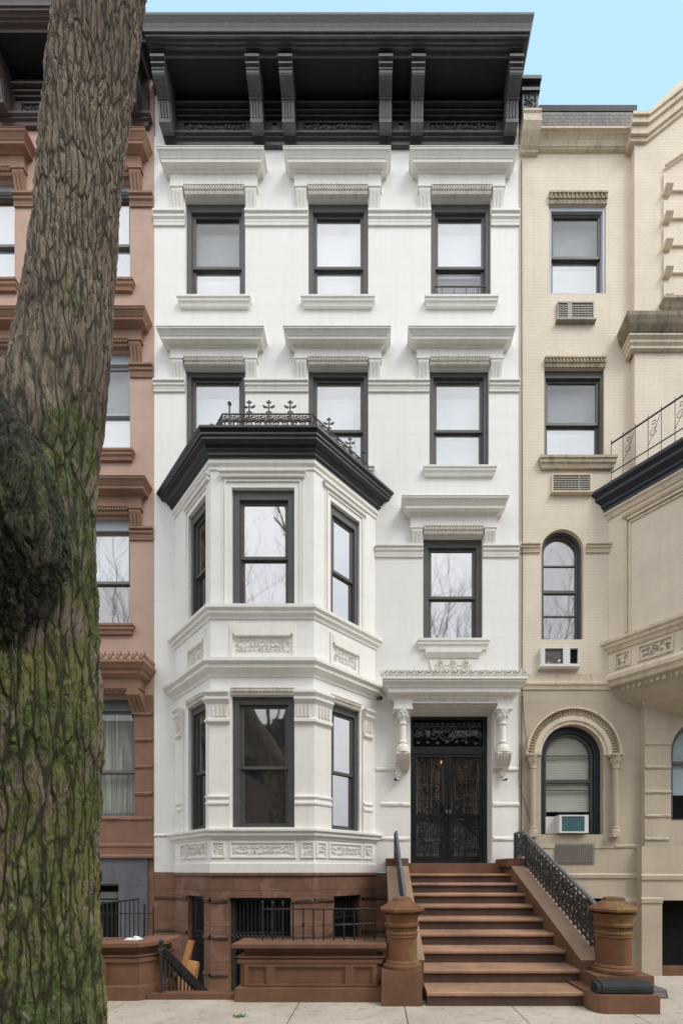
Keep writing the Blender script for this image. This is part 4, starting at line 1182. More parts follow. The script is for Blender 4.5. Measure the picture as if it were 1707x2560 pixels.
# =================================================================== GARDEN WALLS
def garden_wall(name, path, label, panels, F_, mat='stoop', zb=-.02):
    t = thing(name, (sum(p[0] for p in path) / len(path), sum(p[1] for p in path) / len(path), 0), label, 'garden wall', 'low brownstone garden walls')
    m = MB(); m.sweep(path, [(.055, zb), (.055, .165), (.03, .175), (0, .18), (0, .455), (.03, .46), (.035, .50), (.015, .51), (.02, .53), (.045, .535), (.045, .545), (-.03, .55), (-.03, .625), (0, .63)], 'perp', back=.30)
    b = m.build('wall_body', mat, t)
    m = MB(); m.sweep(path, [(-.02, .63), (.04, .64), (.065, .65), (.085, .655), (.085, .70), (.07, .71)], 'perp', back=.33)
    m.build('coping', 'stoop', t)
    m = MB()
    for a, b2 in panels:
        e = .022
        m.box(F_, a - .05, b2 + .05, 0, .034, .42, .452); m.box(F_, a - .05, b2 + .05, 0, .034, .185, .215)
        m.box(F_, a - .05, a, 0, .034, .215, .42); m.box(F_, b2, b2 + .05, 0, .034, .215, .42)
        m.box(F_, a, a + e, 0, .016, .215, .42); m.box(F_, b2 - e, b2, 0, .016, .215, .42); m.box(F_, a + e, b2 - e, 0, .016, .42 - e, .42)
    m.build('panel_moulding', mat, t)
    return t


Fg = Fr(-1.64, -3.48, 1, 0)
gw = garden_wall('garden_wall', [(-1.64, -3.15), (-1.64, -3.48), (.04, -3.48), (.04, -3.15)],
                 'panelled brownstone garden wall with iron railing, just left of the stoop', [(.10, .32), (.42, 1.27), (1.37, 1.60)], Fg)
Fg2 = Fr(-6.2, -3.43, 1, 0)
gw2 = garden_wall('garden_wall', [(-6.2, -3.43), (-2.90, -3.43), (-2.72, -3.22), (-2.72, -2.95)],
                  'panelled brownstone garden wall with a canted corner, beside the tree trunk', [(2.22, 2.42), (2.60, 2.86), (3.0, 3.25)][:2] + [(1.2, 2.05)], Fg2)


def top_rail(parent, x0, x1, y, z0, step, zt, finial=4):
    m = MB()
    m.tube([(x0, y, zt), (x1, y, zt)], .011, 5); m.tube([(x0 - .1, y, z0 + .04), (x1, y, z0 + .04)], .010, 5)
    n = round((x1 - x0) / step)
    for i in range(n + 1):
        x = x0 + (x1 - x0) * i / n
        m.tube([(x, y, z0), (x, y, zt + (.06 if i < finial else .01))], .0105, 5)
        if i < finial: m.blob((x, y, zt + .08), .02, .02, .022, 6, 5)
        if i % 2 == 0 and i > 2: m.blob((x, y, z0 + .20), .022, .022, .03, 6, 4)
    m.tube([(x0 + .9, y, z0 + .20), (x1, y, z0 + .22)], .010, 4)
    return m.build('iron_railing', 'iron', parent)


top_rail(gw, -1.42, -.02, -3.33, .70, .124, 1.10)

# sloping gate rail down to the areaway, boards
ar = thing('areaway_stair_railing', (-2.7, -3.1, 0), 'black iron railing sloping down into the basement areaway beside the canted wall', 'railing')
m = MB()
a = Vector((-2.66, -3.38, .62)); b = Vector((-2.44, -2.35, -.35))
m.tube([a, b], .045, 6); m.tube([a + Vector((0, 0, -.06)), b + Vector((0, 0, -.06))], .03, 6); m.tube([a + Vector((0, 0, -.12)), b + Vector((0, 0, -.12))], .012, 5)
m.build('handrail', 'iron', ar)
m = MB()
for i in range(16):
    p = a.lerp(b, i / 15); m.tube([p, (p.x, p.y, p.z - 1.0)], .011, 4)
m.build('baluster_row', 'iron', ar)
m = MB(); m.tube([(a.x, a.y, -.02), (a.x, a.y, .66)], .02, 6); m.blob((a.x, a.y, .70), .03, .03, .035, 8, 6); m.build('rail_post', 'iron', ar)


def board(p0, p1, w, th, label, mt='wood'):
    p0, p1 = Vector(p0), Vector(p1); d = (p1 - p0).normalized(); s = d.cross(Vector((0, 1, 0))).normalized(); n = d.cross(s)
    vs = []
    for p in (p0, p1):
        for a_, b_ in ((-1, -1), (1, -1), (1, 1), (-1, 1)): vs.append(p + s * w / 2 * a_ + n * th / 2 * b_)
    m = MB(); m.add(vs, [(0, 1, 2, 3), (4, 5, 6, 7), (0, 1, 5, 4), (1, 2, 6, 5), (2, 3, 7, 6), (3, 0, 4, 7)])
    return tag(m.build('wooden_board', mt), label, 'board', 'boards leaning in the areaway')


def dpt(px, py, d): return ((px - 940) * d / 1000, d - D, EYE + (2180 - py) * d / 1000)


board(dpt(436, 2510, 6.05), dpt(479, 2352, 6.3), .085, .06, 'narrow taller pine board leaning against the basement pier', 'wood_dark')
board(dpt(450, 2530, 5.75), dpt(484, 2404, 5.85), .14, .05, 'wide shorter pine board leaning at the foot of the sloping railing')
board(dpt(474, 2520, 5.85), dpt(491, 2410, 5.95), .05, .12, 'thin darker board behind the wide pine board', 'wood_dark')

# =================================================================== GROUND
m = MB()
xs = [-9.5, -7.2, -6.1, -4.1, -3.0, -.92, .33, 1.58, 2.83, 4.08, 5.33, 6.6, 9.5]
tp = (-3.05, -1.85, -6.3, -5.0)
for a, b in zip(xs[:-1], xs[1:]):
    for y0, y1 in ((-4.55, -3.44), (-5.80, -4.56), (-6.45, -5.81)):
        m.box(W, a + .006, b - .006, -y1 if 0 else -y1, -y0, -.12, 0)
so = struct(m.build('sidewalk', 'concrete'))
m = MB(); m.box(W, -40, 40, 3.3, 6.45, -.6, -.012); struct(m.build('ground', 'soil'))
m = MB(); m.box(W, -40, -9.5, 3.4, 6.45, -.02, 0); m.box(W, 9.5, 40, 3.4, 6.45, -.02, 0); struct(m.build('pavement', 'concrete'))
m = MB(); m.box(W, -40, 40, 6.45, 6.62, -.3, 0.0); struct(m.build('kerb', 'concrete'))
m = MB(); m.box(W, -60, 60, 6.62, 17.5, -.5, -.15); struct(m.build('road', 'asphalt'))
m = MB(); m.box(W, -60, 60, 17.5, 45, -.5, -.0); struct(m.build('opposite_pavement', 'concrete'))
m = MB(); m.box(W, -12, 12, -1, 3.42, -1.1, DP); struct(m.build('areaway_floor', 'concrete'))
m = MB(); m.box(W, -2.80, -1.66, 3.30, 3.44, -1.0, .07); m.box(W, -9, -2.9, 3.02, 3.42, -1.0, -.004); m.box(W, -1.6, .2, 3.05, 3.42, -1.0, -.004); struct(m.build('areaway_kerb', 'stoop'))
m = MB(); m.box(W, 3.0, 12, 2.3, 3.43, -1.0, -.006); struct(m.build('areaway_paving', 'concrete'))
m = MB(); m.prism_wz(W, [(2.3, .0), (2.3, .06), (3.35, .10), (3.38, .0)], 3.24, 3.62)
tag(m.build('stone_slab', 'slate'), 'grey stone slab lying on the paving right of the stoop plinth', 'stone slab')
m = MB()
for i in range(40):
    a = rnd.uniform(0, 6.28); r = rnd.uniform(.0, .055); x, y = -1.455 + r * math.cos(a) * 1.2, -4.02 + r * math.sin(a); t = rnd.uniform(0, 6.28); l = rnd.uniform(.015, .04)
    m.add([(x, y, .001), (x + l * math.cos(t), y + l * math.sin(t), l * .9), (x + l * math.cos(t + .6), y + l * math.sin(t + .6), l * .4)], [(0, 1, 2)])
tag(m.build('weed', 'leaf'), 'small green weed sprouting from the sidewalk below the garden wall', 'weed')
m = MB(); m.box(W, -1.0, 0, 0, 0, 0, 0)

m = MB()
for i in range(150):
    x, y, a = rnd.uniform(-3.2, 3.4), -3.50 - abs(rnd.gauss(0, .30)), rnd.uniform(0, 6.28); l = rnd.uniform(.008, .022)
    if .0 < x < 3.2 and y > -3.97: y -= .45
    m.add([(x, y, .002), (x + l * math.cos(a), y + l * math.sin(a), .003 + rnd.uniform(.0, .008)), (x + l * .7 * math.cos(a + .9), y + l * .7 * math.sin(a + .9), .004)], [(0, 1, 2)])
tag(m.build('leaf_debris', 'dead_leaf'), 'scattered dry leaf fragments and grit along the sidewalk', 'leaf litter')['kind'] = 'stuff'
# paper scraps
m = MB()
pv = [(-3.07, -3.33, .712), (-2.97, -3.35, .713), (-2.95, -3.26, .712), (-3.06, -3.25, .714), (-3.03, -3.31, .765), (-2.99, -3.28, .748)]
m.add(pv, [(0, 1, 4), (1, 2, 5), (1, 5, 4), (2, 3, 5), (3, 0, 4), (3, 4, 5)])
m.add([(x - .09, y + .01, .712 + (z - .712) * .5) for x, y, z in pv], [(0, 1, 4), (1, 2, 5), (1, 5, 4), (2, 3, 5), (3, 0, 4), (3, 4, 5)])
tag(m.build('paper_scrap', 'paper'), 'crumpled white paper lying on the coping of the canted garden wall', 'litter')
m = MB()
for i in range(60):
    x, y, a = -3.6 + rnd.uniform(0, .75), -3.3 + rnd.uniform(-.08, .12), rnd.uniform(0, 6.28); l = rnd.uniform(.012, .03)
    m.add([(x, y, .712), (x + l * math.cos(a), y + l * math.sin(a), .712 + rnd.uniform(.002, .012)), (x + l * .7 * math.cos(a + .9), y + l * .7 * math.sin(a + .9), .714)], [(0, 1, 2)])
tag(m.build('dead_leaf_litter', 'soil'), 'brown dead leaves scattered on the coping of the canted garden wall', 'leaf litter')['kind'] = 'stuff'

# =================================================================== ROSE HOUSE (left)
rose = thing('rose_townhouse', (-7.5, 0, 0), 'rose stucco townhouse with brown window hoods and dark brown cornice, left of the white house', 'house')
rc = [(-5.745, .625), (-8.155, .625)]
RZ = [(15.98, 13.82), (12.44, 10.30), (8.96, 6.69)]
RK = [1.0, .9, 1.0]
hl = []
for c, h in rc:
    for zo, zs in RZ: hl.append((c - h, c + h, zs, zo))
hl.append((-6.45, -5.02, 2.72, 5.20))
RX1 = X0 - .001
MB().wall(W, -12, RX1, 1.84, 17.3, hl, 0, .2).build('wall', 'pink', rose)
m = MB(); m.box(W, -12, RX1 - .01, -9, -.7, -1, 18.3); m.box(W, -12, RX1 - .01, -.7, -.01, 17.3, 18.4)
m.box(W, RX1 - .2, RX1 - .01, -.7, -.01, 1.85, 17.3); m.build('party_wall', 'pink', rose)
for ci, (c, h) in enumerate(rc):
    for k, (zo, zs) in enumerate(RZ):
        if k == 2:
            window(rose, W, c - h, c + h, zs, zo, up='shade_white', lo=None, fmat='frame_light', sash='frame_mid', glass='clear', glass_lo='mirror_dim', cas=.05, st=.035, top=.22)
        else:
            window(rose, W, c - h, c + h, zs, zo, up='shade_white' if k == 0 else 'shade_grey', lo='shade_white', fmat='frame_light', sash='frame_light' if k else 'frame_mid', cas=.05, st=.03, top=.20 if k else .10, headgap=.0)
        hood(rose, W, c, h, zo, 'pink_trim', RK[k])
        sill(rose, W, c - .74, c + .74, zs + .005, 'pink_trim', .2)
for zo, kk in ((15.66, 1), (12.11, 1), (8.72, 1)):
    course(rose, W, [(-7.53, -6.37), (-5.12, RX1 - .01)], zo - .25, zo, 'pink_trim')
roof_cornice(rose, W, -12, -4.72, 18.05, 'brown_cornice', [-7.66, -4.98, -9.5], 17.02, [(-9.3, -7.86), (-7.46, -5.18)])
# canopy over ground window
m = MB()
cpth = [(-7.3, 0), (-7.3, -.22), (-4.80, -.22), (-4.80, 0)]
m.sweep(cpth, [(0, 5.50), (.02, 5.50), (.05, 5.53), (.10, 5.55), (.10, 5.62), (.15, 5.64), (.19, 5.70), (.22, 5.72), (.22, 5.78)])
m.box(W, -7.3, -4.80, 0, .22, 5.30, 5.50)
m.box(W, -5.06, -4.82, 0, .22, 5.22, 5.30)
cn = m.build('window_canopy', 'pink_trim', rose)
m = MB()
for i in range(18):
    u = -7.3 + i * .156; fn = lambda a_, b_: (a_, -.42, b_)
    m.tube([fn(u + .06 * math.cos(t), 5.88 + .06 * math.sin(t)) for t in [PI + PI * k / 8 for k in range(9)]], .014, 5); m.blob((u, -.42, 5.87), .024, .02, .024, 6, 4); m.blob((u + .07, -.42, 5.9), .018, .018, .04, 5, 4); m.blob((u, -.42, 5.81), .05, .022, .025, 6, 4)
for i in range(5): m.blob((-4.60, -.05 - i * .08, 5.86), .025, .035, .06, 6, 4)
m.build('canopy_cresting', 'pink_trim', cn)
m = MB(); eggdart(m, W, -6.5, -5.07, 5.22, 5.30, .20); m.build('egg_and_dart_moulding', 'pink_trim', cn)
m = MB(); console(m, W, -4.94, .14, 5.22, 4.85, .22); m.build('console', 'pink_trim', cn)
window(rose, W, -6.45, -5.02, 2.72, 5.20, up='curtain', lo='curtain', fmat='frame_mid', sash='frame_mid', cas=.05, st=.05, top=.24, split=.42, rec=.1)
m = MB()
for i, z in enumerate((4.86, 4.32, 3.76, 3.20)):
    m.rock(W, -5.02, RX1 - .02, z - .055, z + .035, 0.012, .022, 40 + i); m.build('rock_faced_course', 'pink_base', rose); m = MB()
m.rock(W, -6.6, RX1 - .02, 2.62, 2.72, 0, .03, 50); m.build('rock_faced_course', 'pink_base', rose)
m = MB(); m.box(W, -12, -6.45, 0, .012, 1.84, 5.3); m.box(W, -5.02, RX1 - .012, 0, .012, 1.84, 5.25); m.box(W, -6.45, -5.02, 0, .012, 1.84, 2.69)
m.prism_wz(W, [(.012, 1.84), (.05, 1.86), (.05, 1.90), (.012, 1.93)], -12, RX1 - .01); m.prism_wz(W, [(.012, 2.08), (.03, 2.09), (.03, 2.13), (.012, 2.16)], -12, RX1 - .01)
m.build('ground_storey_facing', 'pink_base', rose)
m = MB(); m.wall(W, -12, -4.76, -1, 1.835, [(-6.3, -5.37, -.3, 1.31)], -.01, .2); m.box(W, -4.77, -4.755, -.2, .02, -1, 1.83)
gro = m.build('basement_wall', 'granite', rose)
MB().box(W, -4.75, RX1 - .015, -.3, -.02, -1, 1.835).build('basement_pier', 'brownstone', rose)
m = MB(); m.box(W, -6.3, -5.37, -.16, -.10, .93, .97); m.box(W, -6.3, -5.37, -.16, -.10, 1.27, 1.31); m.box(W, -5.42, -5.37, -.16, -.10, -.3, 1.27); m.box(W, -6.3, -5.42, -.14, -.11, 1.0, 1.14)
fo = m.build('basement_window', 'frame_mid', gro)
MB().box(W, -6.3, -5.37, -.19, -.18, -.3, 1.31).build('pane', 'dark', fo)
rl = thing('areaway_railing', (-4.6, -1.6, 0), 'thin black iron railing in front of the grey basement wall of the rose house', 'railing')
m = MB()
d0 = 6.7
xs_ = [PX(p, D - d0) for p in range(236, 350, 11)]
for i, x in enumerate(xs_):
    zt = PZ(2262 - (i * 1.3), D - d0); m.tube([(x, d0 - D, -.6), (x, d0 - D, zt)], .010, 4)
m.tube([(xs_[0], d0 - D, PZ(2262, D - d0)), (xs_[-1], d0 - D, PZ(2249, D - d0))], .016, 5)
m.tube([(xs_[0], d0 - D, PZ(2285, D - d0)), (xs_[-1] + .25, d0 - D, PZ(2285, D - d0))], .009, 5)
m.tube([(xs_[-1] + .1, d0 - D, -.5), (xs_[-1] + .1, d0 - D, PZ(2262, D - d0))], .018, 5); m.tube([(xs_[-1] + .25, d0 - D, -.5), (xs_[-1] + .25, d0 - D, PZ(2266, D - d0))], .012, 5)
m.build('baluster_row', 'iron', rl)

# =================================================================== CREAM HOUSE (right)
cream = thing('cream_townhouse', (5.5, 0, 0), 'cream painted brick townhouse with stepped parapet and corner oriel, right of the white house', 'house')
CX0 = X1 + .002
PJ = 5.30                                    # projecting section begins
c4 = (PX(1368, -.0) + .03, PX(1514), PZ(733), PZ(512))
c3 = (PX(1360), PX(1510), PZ(1150), PZ(920))
c2u = (PX(1353), PX(1458)); c2 = (c2u[0], c2u[1], PZ(1599), PZ(1323), (c2u[1] - c2u[0]) / 2)
c1u = (PX(1352), PX(1508)); c1 = (c1u[0], c1u[1], PZ(2087), PZ(1812), (c1u[1] - c1u[0]) / 2)
MB().wall(W, CX0, PJ, 5.45, 16.75, [c4, c3, c2], 0, .18).build('wall', 'cream', cream)
ZL = PZ(2118)
MB().wall(W, CX0, 5.62, ZL, 5.45, [c1], 0, .25).build('ground_storey_wall', 'cream_low', cream)
m = MB(); m.box(W, CX0 + .01, 12, -9, -.7, -1, 17.2); m.box(W, CX0 + .01, PJ, -.7, -.25, 16.5, 16.75)
m.box(W, CX0 + .01, CX0 + .2, -.7, -.01, -1, 16.6); m.build('party_wall', 'cream', cream)
# projecting gable section
m = MB()
m.wall(W, PJ, 12, 9.2, 12.3, [(6.33, 7.6, PZ(1125, .13), PZ(862, .13))], .13, .2)
m.prism_uz(W, [(PJ, 12.3), (12, 12.3), (12, 19.5), (7.5, 19.0), (PJ, 16.9)], -.01, .13)
m.box(W, PJ, PJ + .25, -.02, .129, 9.2, 12.3)
m.build('gable_wall', 'cream', cream)
m = MB(); m.box(W, PJ, 12, .0, .12, 9.2, 9.3); 
window(cream, Fr(0, -.13, 1, 0), 6.33, 7.6, PZ(1125, .13), PZ(862, .13), up='shade_white', lo='shade_white', fmat='frame', cas=.02, st=.05)
# parapet cove and coping
m = MB()
m.sweep([(CX0 + .3, -.02), (PJ - .01, -.02)],
        [(0, 16.55), (.03, 16.56), (.03, 16.58), (.045, 16.585), (.05, 16.61), (.07, 16.66), (.11, 16.70), (.135, 16.705), (.135, 16.725), (.17, 16.73), (.17, 16.765), (.14, 16.78)], 'perp', back=.1)
pc = m.build('parapet_cornice', 'cream_trim', cream)
m = MB(); m.prism_wz(W, [(0, 16.48), (.06, 16.48), (.06, 16.52), (.10, 16.54), (.21, 16.66), (.26, 16.76), (.26, 16.80), (.23, 16.82), (.23, 16.96), (.25, 16.98), (.25, 17.02), (0, 17.02)], CX0 + .01, PX(1352, .2))
m.build('parapet_block', 'cream_trim', pc)
cpb = [(0, 0)]
m = MB()
def gl(x): return 16.88 + (x - PJ) * .80
off = [(-.02, .16, .0), (.0, .22, .05), (.0, .30, .16), (.05, .36, .22), (.05, .42, .30)]
for z0_, z1_, w1_ in ((-.38, -.30, .17), (-.30, -.14, .21), (-.14, -.03, .25), (-.03, .03, .28)):
    m.prism_uz(W, [(PJ - .12, gl(PJ) + z0_ - .0), (PJ + .22, gl(PJ) + z0_), (9, gl(9 - .22) + z0_), (9, gl(9 - .22) + z1_), (PJ + .22, gl(PJ) + z1_), (PJ - .12, gl(PJ) + z1_)], 0, w1_)
m.build('gable_coping', 'cream_trim', pc)
m = MB(); m.prism_wz(W, [(-.35, 16.7), (-.01, 16.7), (-.015, 17.40), (-.03, 17.47), (-.35, 17.47)], PX(1352, 0), PJ + .05)
m.build('slate_parapet', 'slate', pc)
m = MB(); m.box(W, PX(1348), PJ + .15, -.4, -.02, 17.475, 17.60); m.build('roof_edge', 'black_matte', pc)
m = MB()
for i in range(22):
    u = rnd.uniform(3.5, PJ - .2); m.blob((u, -.10, 16.79 + rnd.uniform(-.01, .02)), rnd.uniform(.02, .10), .03, .025, 6, 4)
m.build('peeled_flashing', 'black_matte', pc)
m = MB()
a_, b_ = PX(1306, .1), PX(1345, .1)
m.box(W, a_, b_, -.3, .10, 17.15, 17.62); m.box(W, a_ - .02, b_ + .03, -.3, .13, 17.62, 17.68); m.box(W, a_ - .02, b_ + .05, -.3, .16, 17.80, 17.87); m.box(W, a_, b_ + .02, -.3, .10, 17.68, 17.80)
carve(m, W, a_ + .03, b_ - .03, 17.34, 17.60, .10, .12, .014)
m.build('carved_end_block', 'black', pc)
# quoin ladder
m = MB()
for i in range(5):
    z = PZ(455, .13) - i * .56
    u = PX(1656, .13); m.box(W, u, u + .5, .13, .165, z - .22, z + .14); m.prism_wz(W, [(.13, z - .30), (.13, z - .22), (.26, z - .20), (.26, z - .23), (.2, z - .30)], u - .01, u + .14)
for i in range(9): m.blob((PX(1662 + i * 6, .13), -.17, PZ(420 - i * 4, .13)), .03, .03, .03)
m.build('carved_quoins', 'cream', cream)
m = MB()
m.sweep([(5.07 + .14, 0), (5.21, -.16), (10, -.16)], [(0, 12.22), (.03, 12.24), (.03, 12.29), (.06, 12.33), (.06, 12.38), (.10, 12.42), (.10, 12.455)], 'perp', back=.05); m.build('belt_cornice', 'cream_trim', cream); m = MB()
m.sweep([(5.21, 0), (5.21, -.16), (10, -.16)], [(.09, 12.457), (.11, 12.47), (.16, 12.58), (.19, 12.70), (.19, 12.78)], 'perp', back=.05); m.build('belt_cornice', 'cream_soot', cream); m = MB()
m.sweep([(5.90, -.13), (5.90, -.17), (7, -.17), (7, -.13)], [(0, 13.02), (.03, 13.06), (.06, 13.12), (.10, 13.16), (.10, 13.21)], 'perp', back=.05)
m.build('window_sill', 'cream_dirty', cream)
m = MB(); m.box(W, 5.95, 7, .13, .16, 12.78, 13.02); m.box(W, 6.08, 7, .16, .18, 12.84, 12.87); m.box(W, 6.08, 7, .16, .18, 12.93, 12.96); m.build('sill_bracket', 'cream_trim', cream)

# windows of the cream house
window(cream, W, *c4, up='shade_grey', lo='shade_white', fmat='frame_light', sash='frame', cas=.055, st=.05, rec=.02, top=.09, headgap=.0)
m = MB(); eggdart(m, W, c4[0] - .01, c4[1] + .02, c4[3], c4[3] + .20, .05, .105); m.build('egg_and_dart_moulding', 'cream_dirty', cream)
window(cream, W, *c3, up='shade_grey', lo='shade_white', fmat='frame', sash='frame', cas=.05, st=.05, rec=.05, top=.14)
m = MB(); eggdart(m, W, c3[0], c3[1] + .02, c3[3], c3[3] + .18, .05, .09); m.build('egg_and_dart_moulding', 'cream_dirty', cream)
sill(cream, W, PX(1344), PX(1538), c3[2] + .005, 'cream_dirty', .22)


def arch_window(parent, F_, u0, u1, z0, z1, rec, cas, up, lo, muntins, glass, zm):
    uc_ = (u0 + u1) / 2; r = (u1 - u0) / 2; zs = z1 - r
    def outline(e): return [(u0 + e, z0 + e * .4)] + [(uc_ - (r - e) * math.cos(t * PI / 20), zs + (r - e) * math.sin(t * PI / 20)) for t in range(21)] + [(u1 - e, z0 + e * .4)]
    def ringp(m_, e0, e1, w0, w1):
        A, B = outline(e0), outline(e1); n = len(A)
        vs = [F_.P(u, w, z) for w in (w0, w1) for L_ in (A, B) for u, z in L_]
        fs = []
        for i in range(n):
            j = (i + 1) % n
            fs += [(i, j, n + j, n + i), (2 * n + i, 2 * n + j, 3 * n + j, 3 * n + i), (i, j, 2 * n + j, 2 * n + i), (n + i, n + j, 3 * n + j, 3 * n + i)]
        m_.add(vs, fs)
    m_ = MB(); ringp(m_, 0, cas, -rec - .14, -rec); o = m_.build('window', 'navy' if cas > .1 else 'frame', parent)
    m_ = MB(); ringp(m_, cas, cas + .05, -rec - .10, -rec - .05)
    m_.box(F_, u0 + cas, u1 - cas, -rec - .12, -rec - .045, zm - .03, zm + .03)
    for z in muntins: m_.box(F_, u0 + cas + .05, u1 - cas - .05, -rec - .09, -rec - .06, z - .012, z + .012)
    so_ = m_.build('sash', 'frame', o)
    m_ = MB(); m_.prism_uz(F_, outline(cas + .03), -rec - .085, -rec - .08); m_.build('pane', glass, so_)
    if up:
        m_ = MB(); A = outline(cas + .05); m_.prism_uz(F_, [(u, max(z, lo)) for u, z in A], -rec - .13, -rec - .125); m_.build('blind', up, o)
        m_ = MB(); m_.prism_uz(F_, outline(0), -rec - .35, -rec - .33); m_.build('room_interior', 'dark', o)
    return o


arch_window(cream, W, c2[0], c2[1], c2[2], c2[3], .08, .05, None, 0, [PZ(1412, -.1), PZ(1538, -.1)], 'mirror_grey', PZ(1478, -.1))
course(cream, W, [(CX0, c2[0] - .03), (c2[1] + .05, PX(1525))], PZ(1383), PZ(1362), 'cream_trim', .07)
ac = arch_window(cream, W, c1[0], c1[1], c1[2], c1[3], .12, .13, 'slats', PZ(2030, -.2), [PZ(1888, -.1), PZ(1975, -.1)], 'plain', PZ(1952, -.1))
# arch hood
def arch_band(m_, uc_, zs, r0, r1, w0, w1, a0=0, a1=PI, n=32):
    vs = []
    for i in range(n + 1):
        t = a0 + (a1 - a0) * i / n
        for r, w in ((r0, w0), (r0, w1), (r1, w1), (r1, w0)): vs.append((uc_ - r * math.cos(t), -w, zs + r * math.sin(t)))
    fs = []
    for i in range(n):
        for k in range(4):
            j = (k + 1) % 4; fs.append((4 * i + k, 4 * i + j, 4 * i + 4 + j, 4 * i + 4 + k))
    fs += [(0, 1, 2, 3), (4 * n, 4 * n + 1, 4 * n + 2, 4 * n + 3)]
    m_.add(vs, fs)


uc1 = (c1[0] + c1[1]) / 2; r1 = c1[4]; zs1 = c1[3] - r1
m = MB(); arch_band(m, uc1, zs1, r1, r1 + .07, -.02, .03); arch_band(m, uc1, zs1, r1 + .07, r1 + .16, 0, .055); arch_band(m, uc1, zs1, r1 + .30, r1 + .335, 0, .10); arch_band(m, uc1, zs1, r1 + .16, r1 + .30, 0, .03)
ah = m.build('arched_hood', 'cream_trim', cream)
m = MB()
n = 46
for i in range(n):
    t = PI * (i + .5) / n; r = r1 + .235; rr = Vector((-math.cos(t), 0, math.sin(t)))
    p = Vector((uc1, -.05, zs1)) + rr * r
    m.tube([p - rr * .055, p + rr * .055], .015, 4)
m.build('bead_moulding', 'cream_dirty', ah)
for cx in (uc1 - r1 - .20, uc1 + r1 + .20):
    m = MB(); zb_ = c1[2] + .02
    m.lathe(cx, -.09, [(.085, zb_), (.085, zb_ + .05), (.065, zb_ + .08), (.075, zb_ + .11), (.055, zb_ + .13), (.052, zs1 - .30), (.07, zs1 - .29), (.06, zs1 - .26), (.09, zs1 - .14), (.105, zs1 - .08), (.11, zs1 - .04)], 16)
    m.box(W, cx - .12, cx + .12, .0, .2, zs1 - .04, zs1 + .0); m.box(W, cx - .1, cx + .1, 0, .18, c1[2] - .06, zb_)
    for k in range(8): m.blob((cx + .085 * math.cos(k * .785), -.09 + .085 * math.sin(k * .785), zs1 - .14), .02, .02, .05, 5, 4)
    m.build('colonette', 'cream_low', cream)
# lower wall, ledges
m = MB(); m.wall(W, CX0, 5.62, -1, ZL, [(PX(1455), PX(1560), -.2, PZ(2247))], .02, .2); m.prism_wz(W, [(.02, PZ(2198)), (.05, PZ(2196)), (.06, PZ(2188)), (.02, PZ(2184))], CX0, 5.62)
m.box(W, CX0, 5.62, 0, .035, ZL - .03, ZL + .025)
lw = m.build('basement_wall', 'cream_low', cream)
MB().box(W, PX(1455), PX(1560), -.17, -.16, -.2, 1.1).build('basement_window', 'dark', lw)
m = MB(); m.rock(W, PX(1535), 5.62, ZL - .04, ZL + .05, .02, .02, 71); m.rock(W, PX(1560), PX(1622), PZ(2262), PZ(2244), .02, .02, 72); m.build('rock_faced_course', 'cream_low', lw)
# vent plate
m = MB(); a_, b_, z0, z1 = PX(1386), PX(1484), PZ(2160), PZ(2110)
m.box(W, a_, b_, .02, .045, z0, z1)
for i in range(12): m.box(W, a_ + .03, b_ - .03, .045, .058, z0 + .03 + i * (z1 - z0 - .06) / 12, z0 + .03 + (i + .45) * (z1 - z0 - .06) / 12)
for i in range(18): m.box(W, a_ + .03 + i * (b_ - a_ - .06) / 18, a_ + .038 + i * (b_ - a_ - .06) / 18, .045, .064, z0 + .02, z1 - .02)
m.build('wall_vent', 'vent', cream)
# right pier section, w = .2
FP = Fr(0, -.14, 1, 0)
pa = 5.50
m = MB()
aw = (PX(1677, .14), PX(1677, .14) + 1.3, PZ(2052, .14), PZ(1800, .14), .65)
m.wall(FP, pa, 12, ZL, 5.45, [aw], 0, .2); m.box(FP, pa, pa + .02, -.15, -.001, ZL, 5.45)
m.build('pier_wall', 'cream_low', cream)
arch_window(cream, FP, *aw[:4], .05, .06, 'shade_pale', PZ(1985, .14), [], 'screened', PZ(1905, .14))
m = MB()
for i, py in enumerate((1860, 1918, 1980, 2040, 2098)): 
    m.rock(FP, pa, aw[0] - .01 if i < 4 else aw[0] - .05, PZ(py, .14) - .045, PZ(py, .14) + .035, 0, .018, 80 + i); m.build('rock_faced_course', 'cream_low', cream); m = MB()
m.prism_wz(FP, [(0, PZ(1768, .14)), (.04, PZ(1764, .14)), (.05, PZ(1752, .14)), (.08, PZ(1746, .14)), (.08, PZ(1738, .14)), (0, PZ(1738, .14))], pa - .06, 12)
m.build('pier_capital', 'cream_low', cream)
m = MB()
m.wall(FP, 5.40, 12, -1, ZL, [(PX(1655, .2), 8, -.9, PZ(2252, .2))], .06, .4); m.box(FP, 5.40, 5.42, -.2, .058, -1, ZL)
m.prism_wz(FP, [(.06, PZ(2202, .2)), (.09, PZ(2200, .2)), (.10, PZ(2190, .2)), (.06, PZ(2186, .2))], 5.38, 12); m.prism_wz(FP, [(.06, PZ(2260, .2)), (.085, PZ(2258, .2)), (.09, PZ(2248, .2)), (.06, PZ(2244, .2))], 5.38, PX(1655, .2))
pw = m.build('pier_basement', 'cream_low', cream)
m = MB(); m.box(FP, 5.6, 8, -.36, -.34, -.9, 1.2); m.build('basement_door', 'dark', pw)
m = MB(); m.box(FP, 5.6, 8, -.33, -.28, -.9, PZ(2420, .0)); m.build('basement_door_panel', 'stoop', pw)

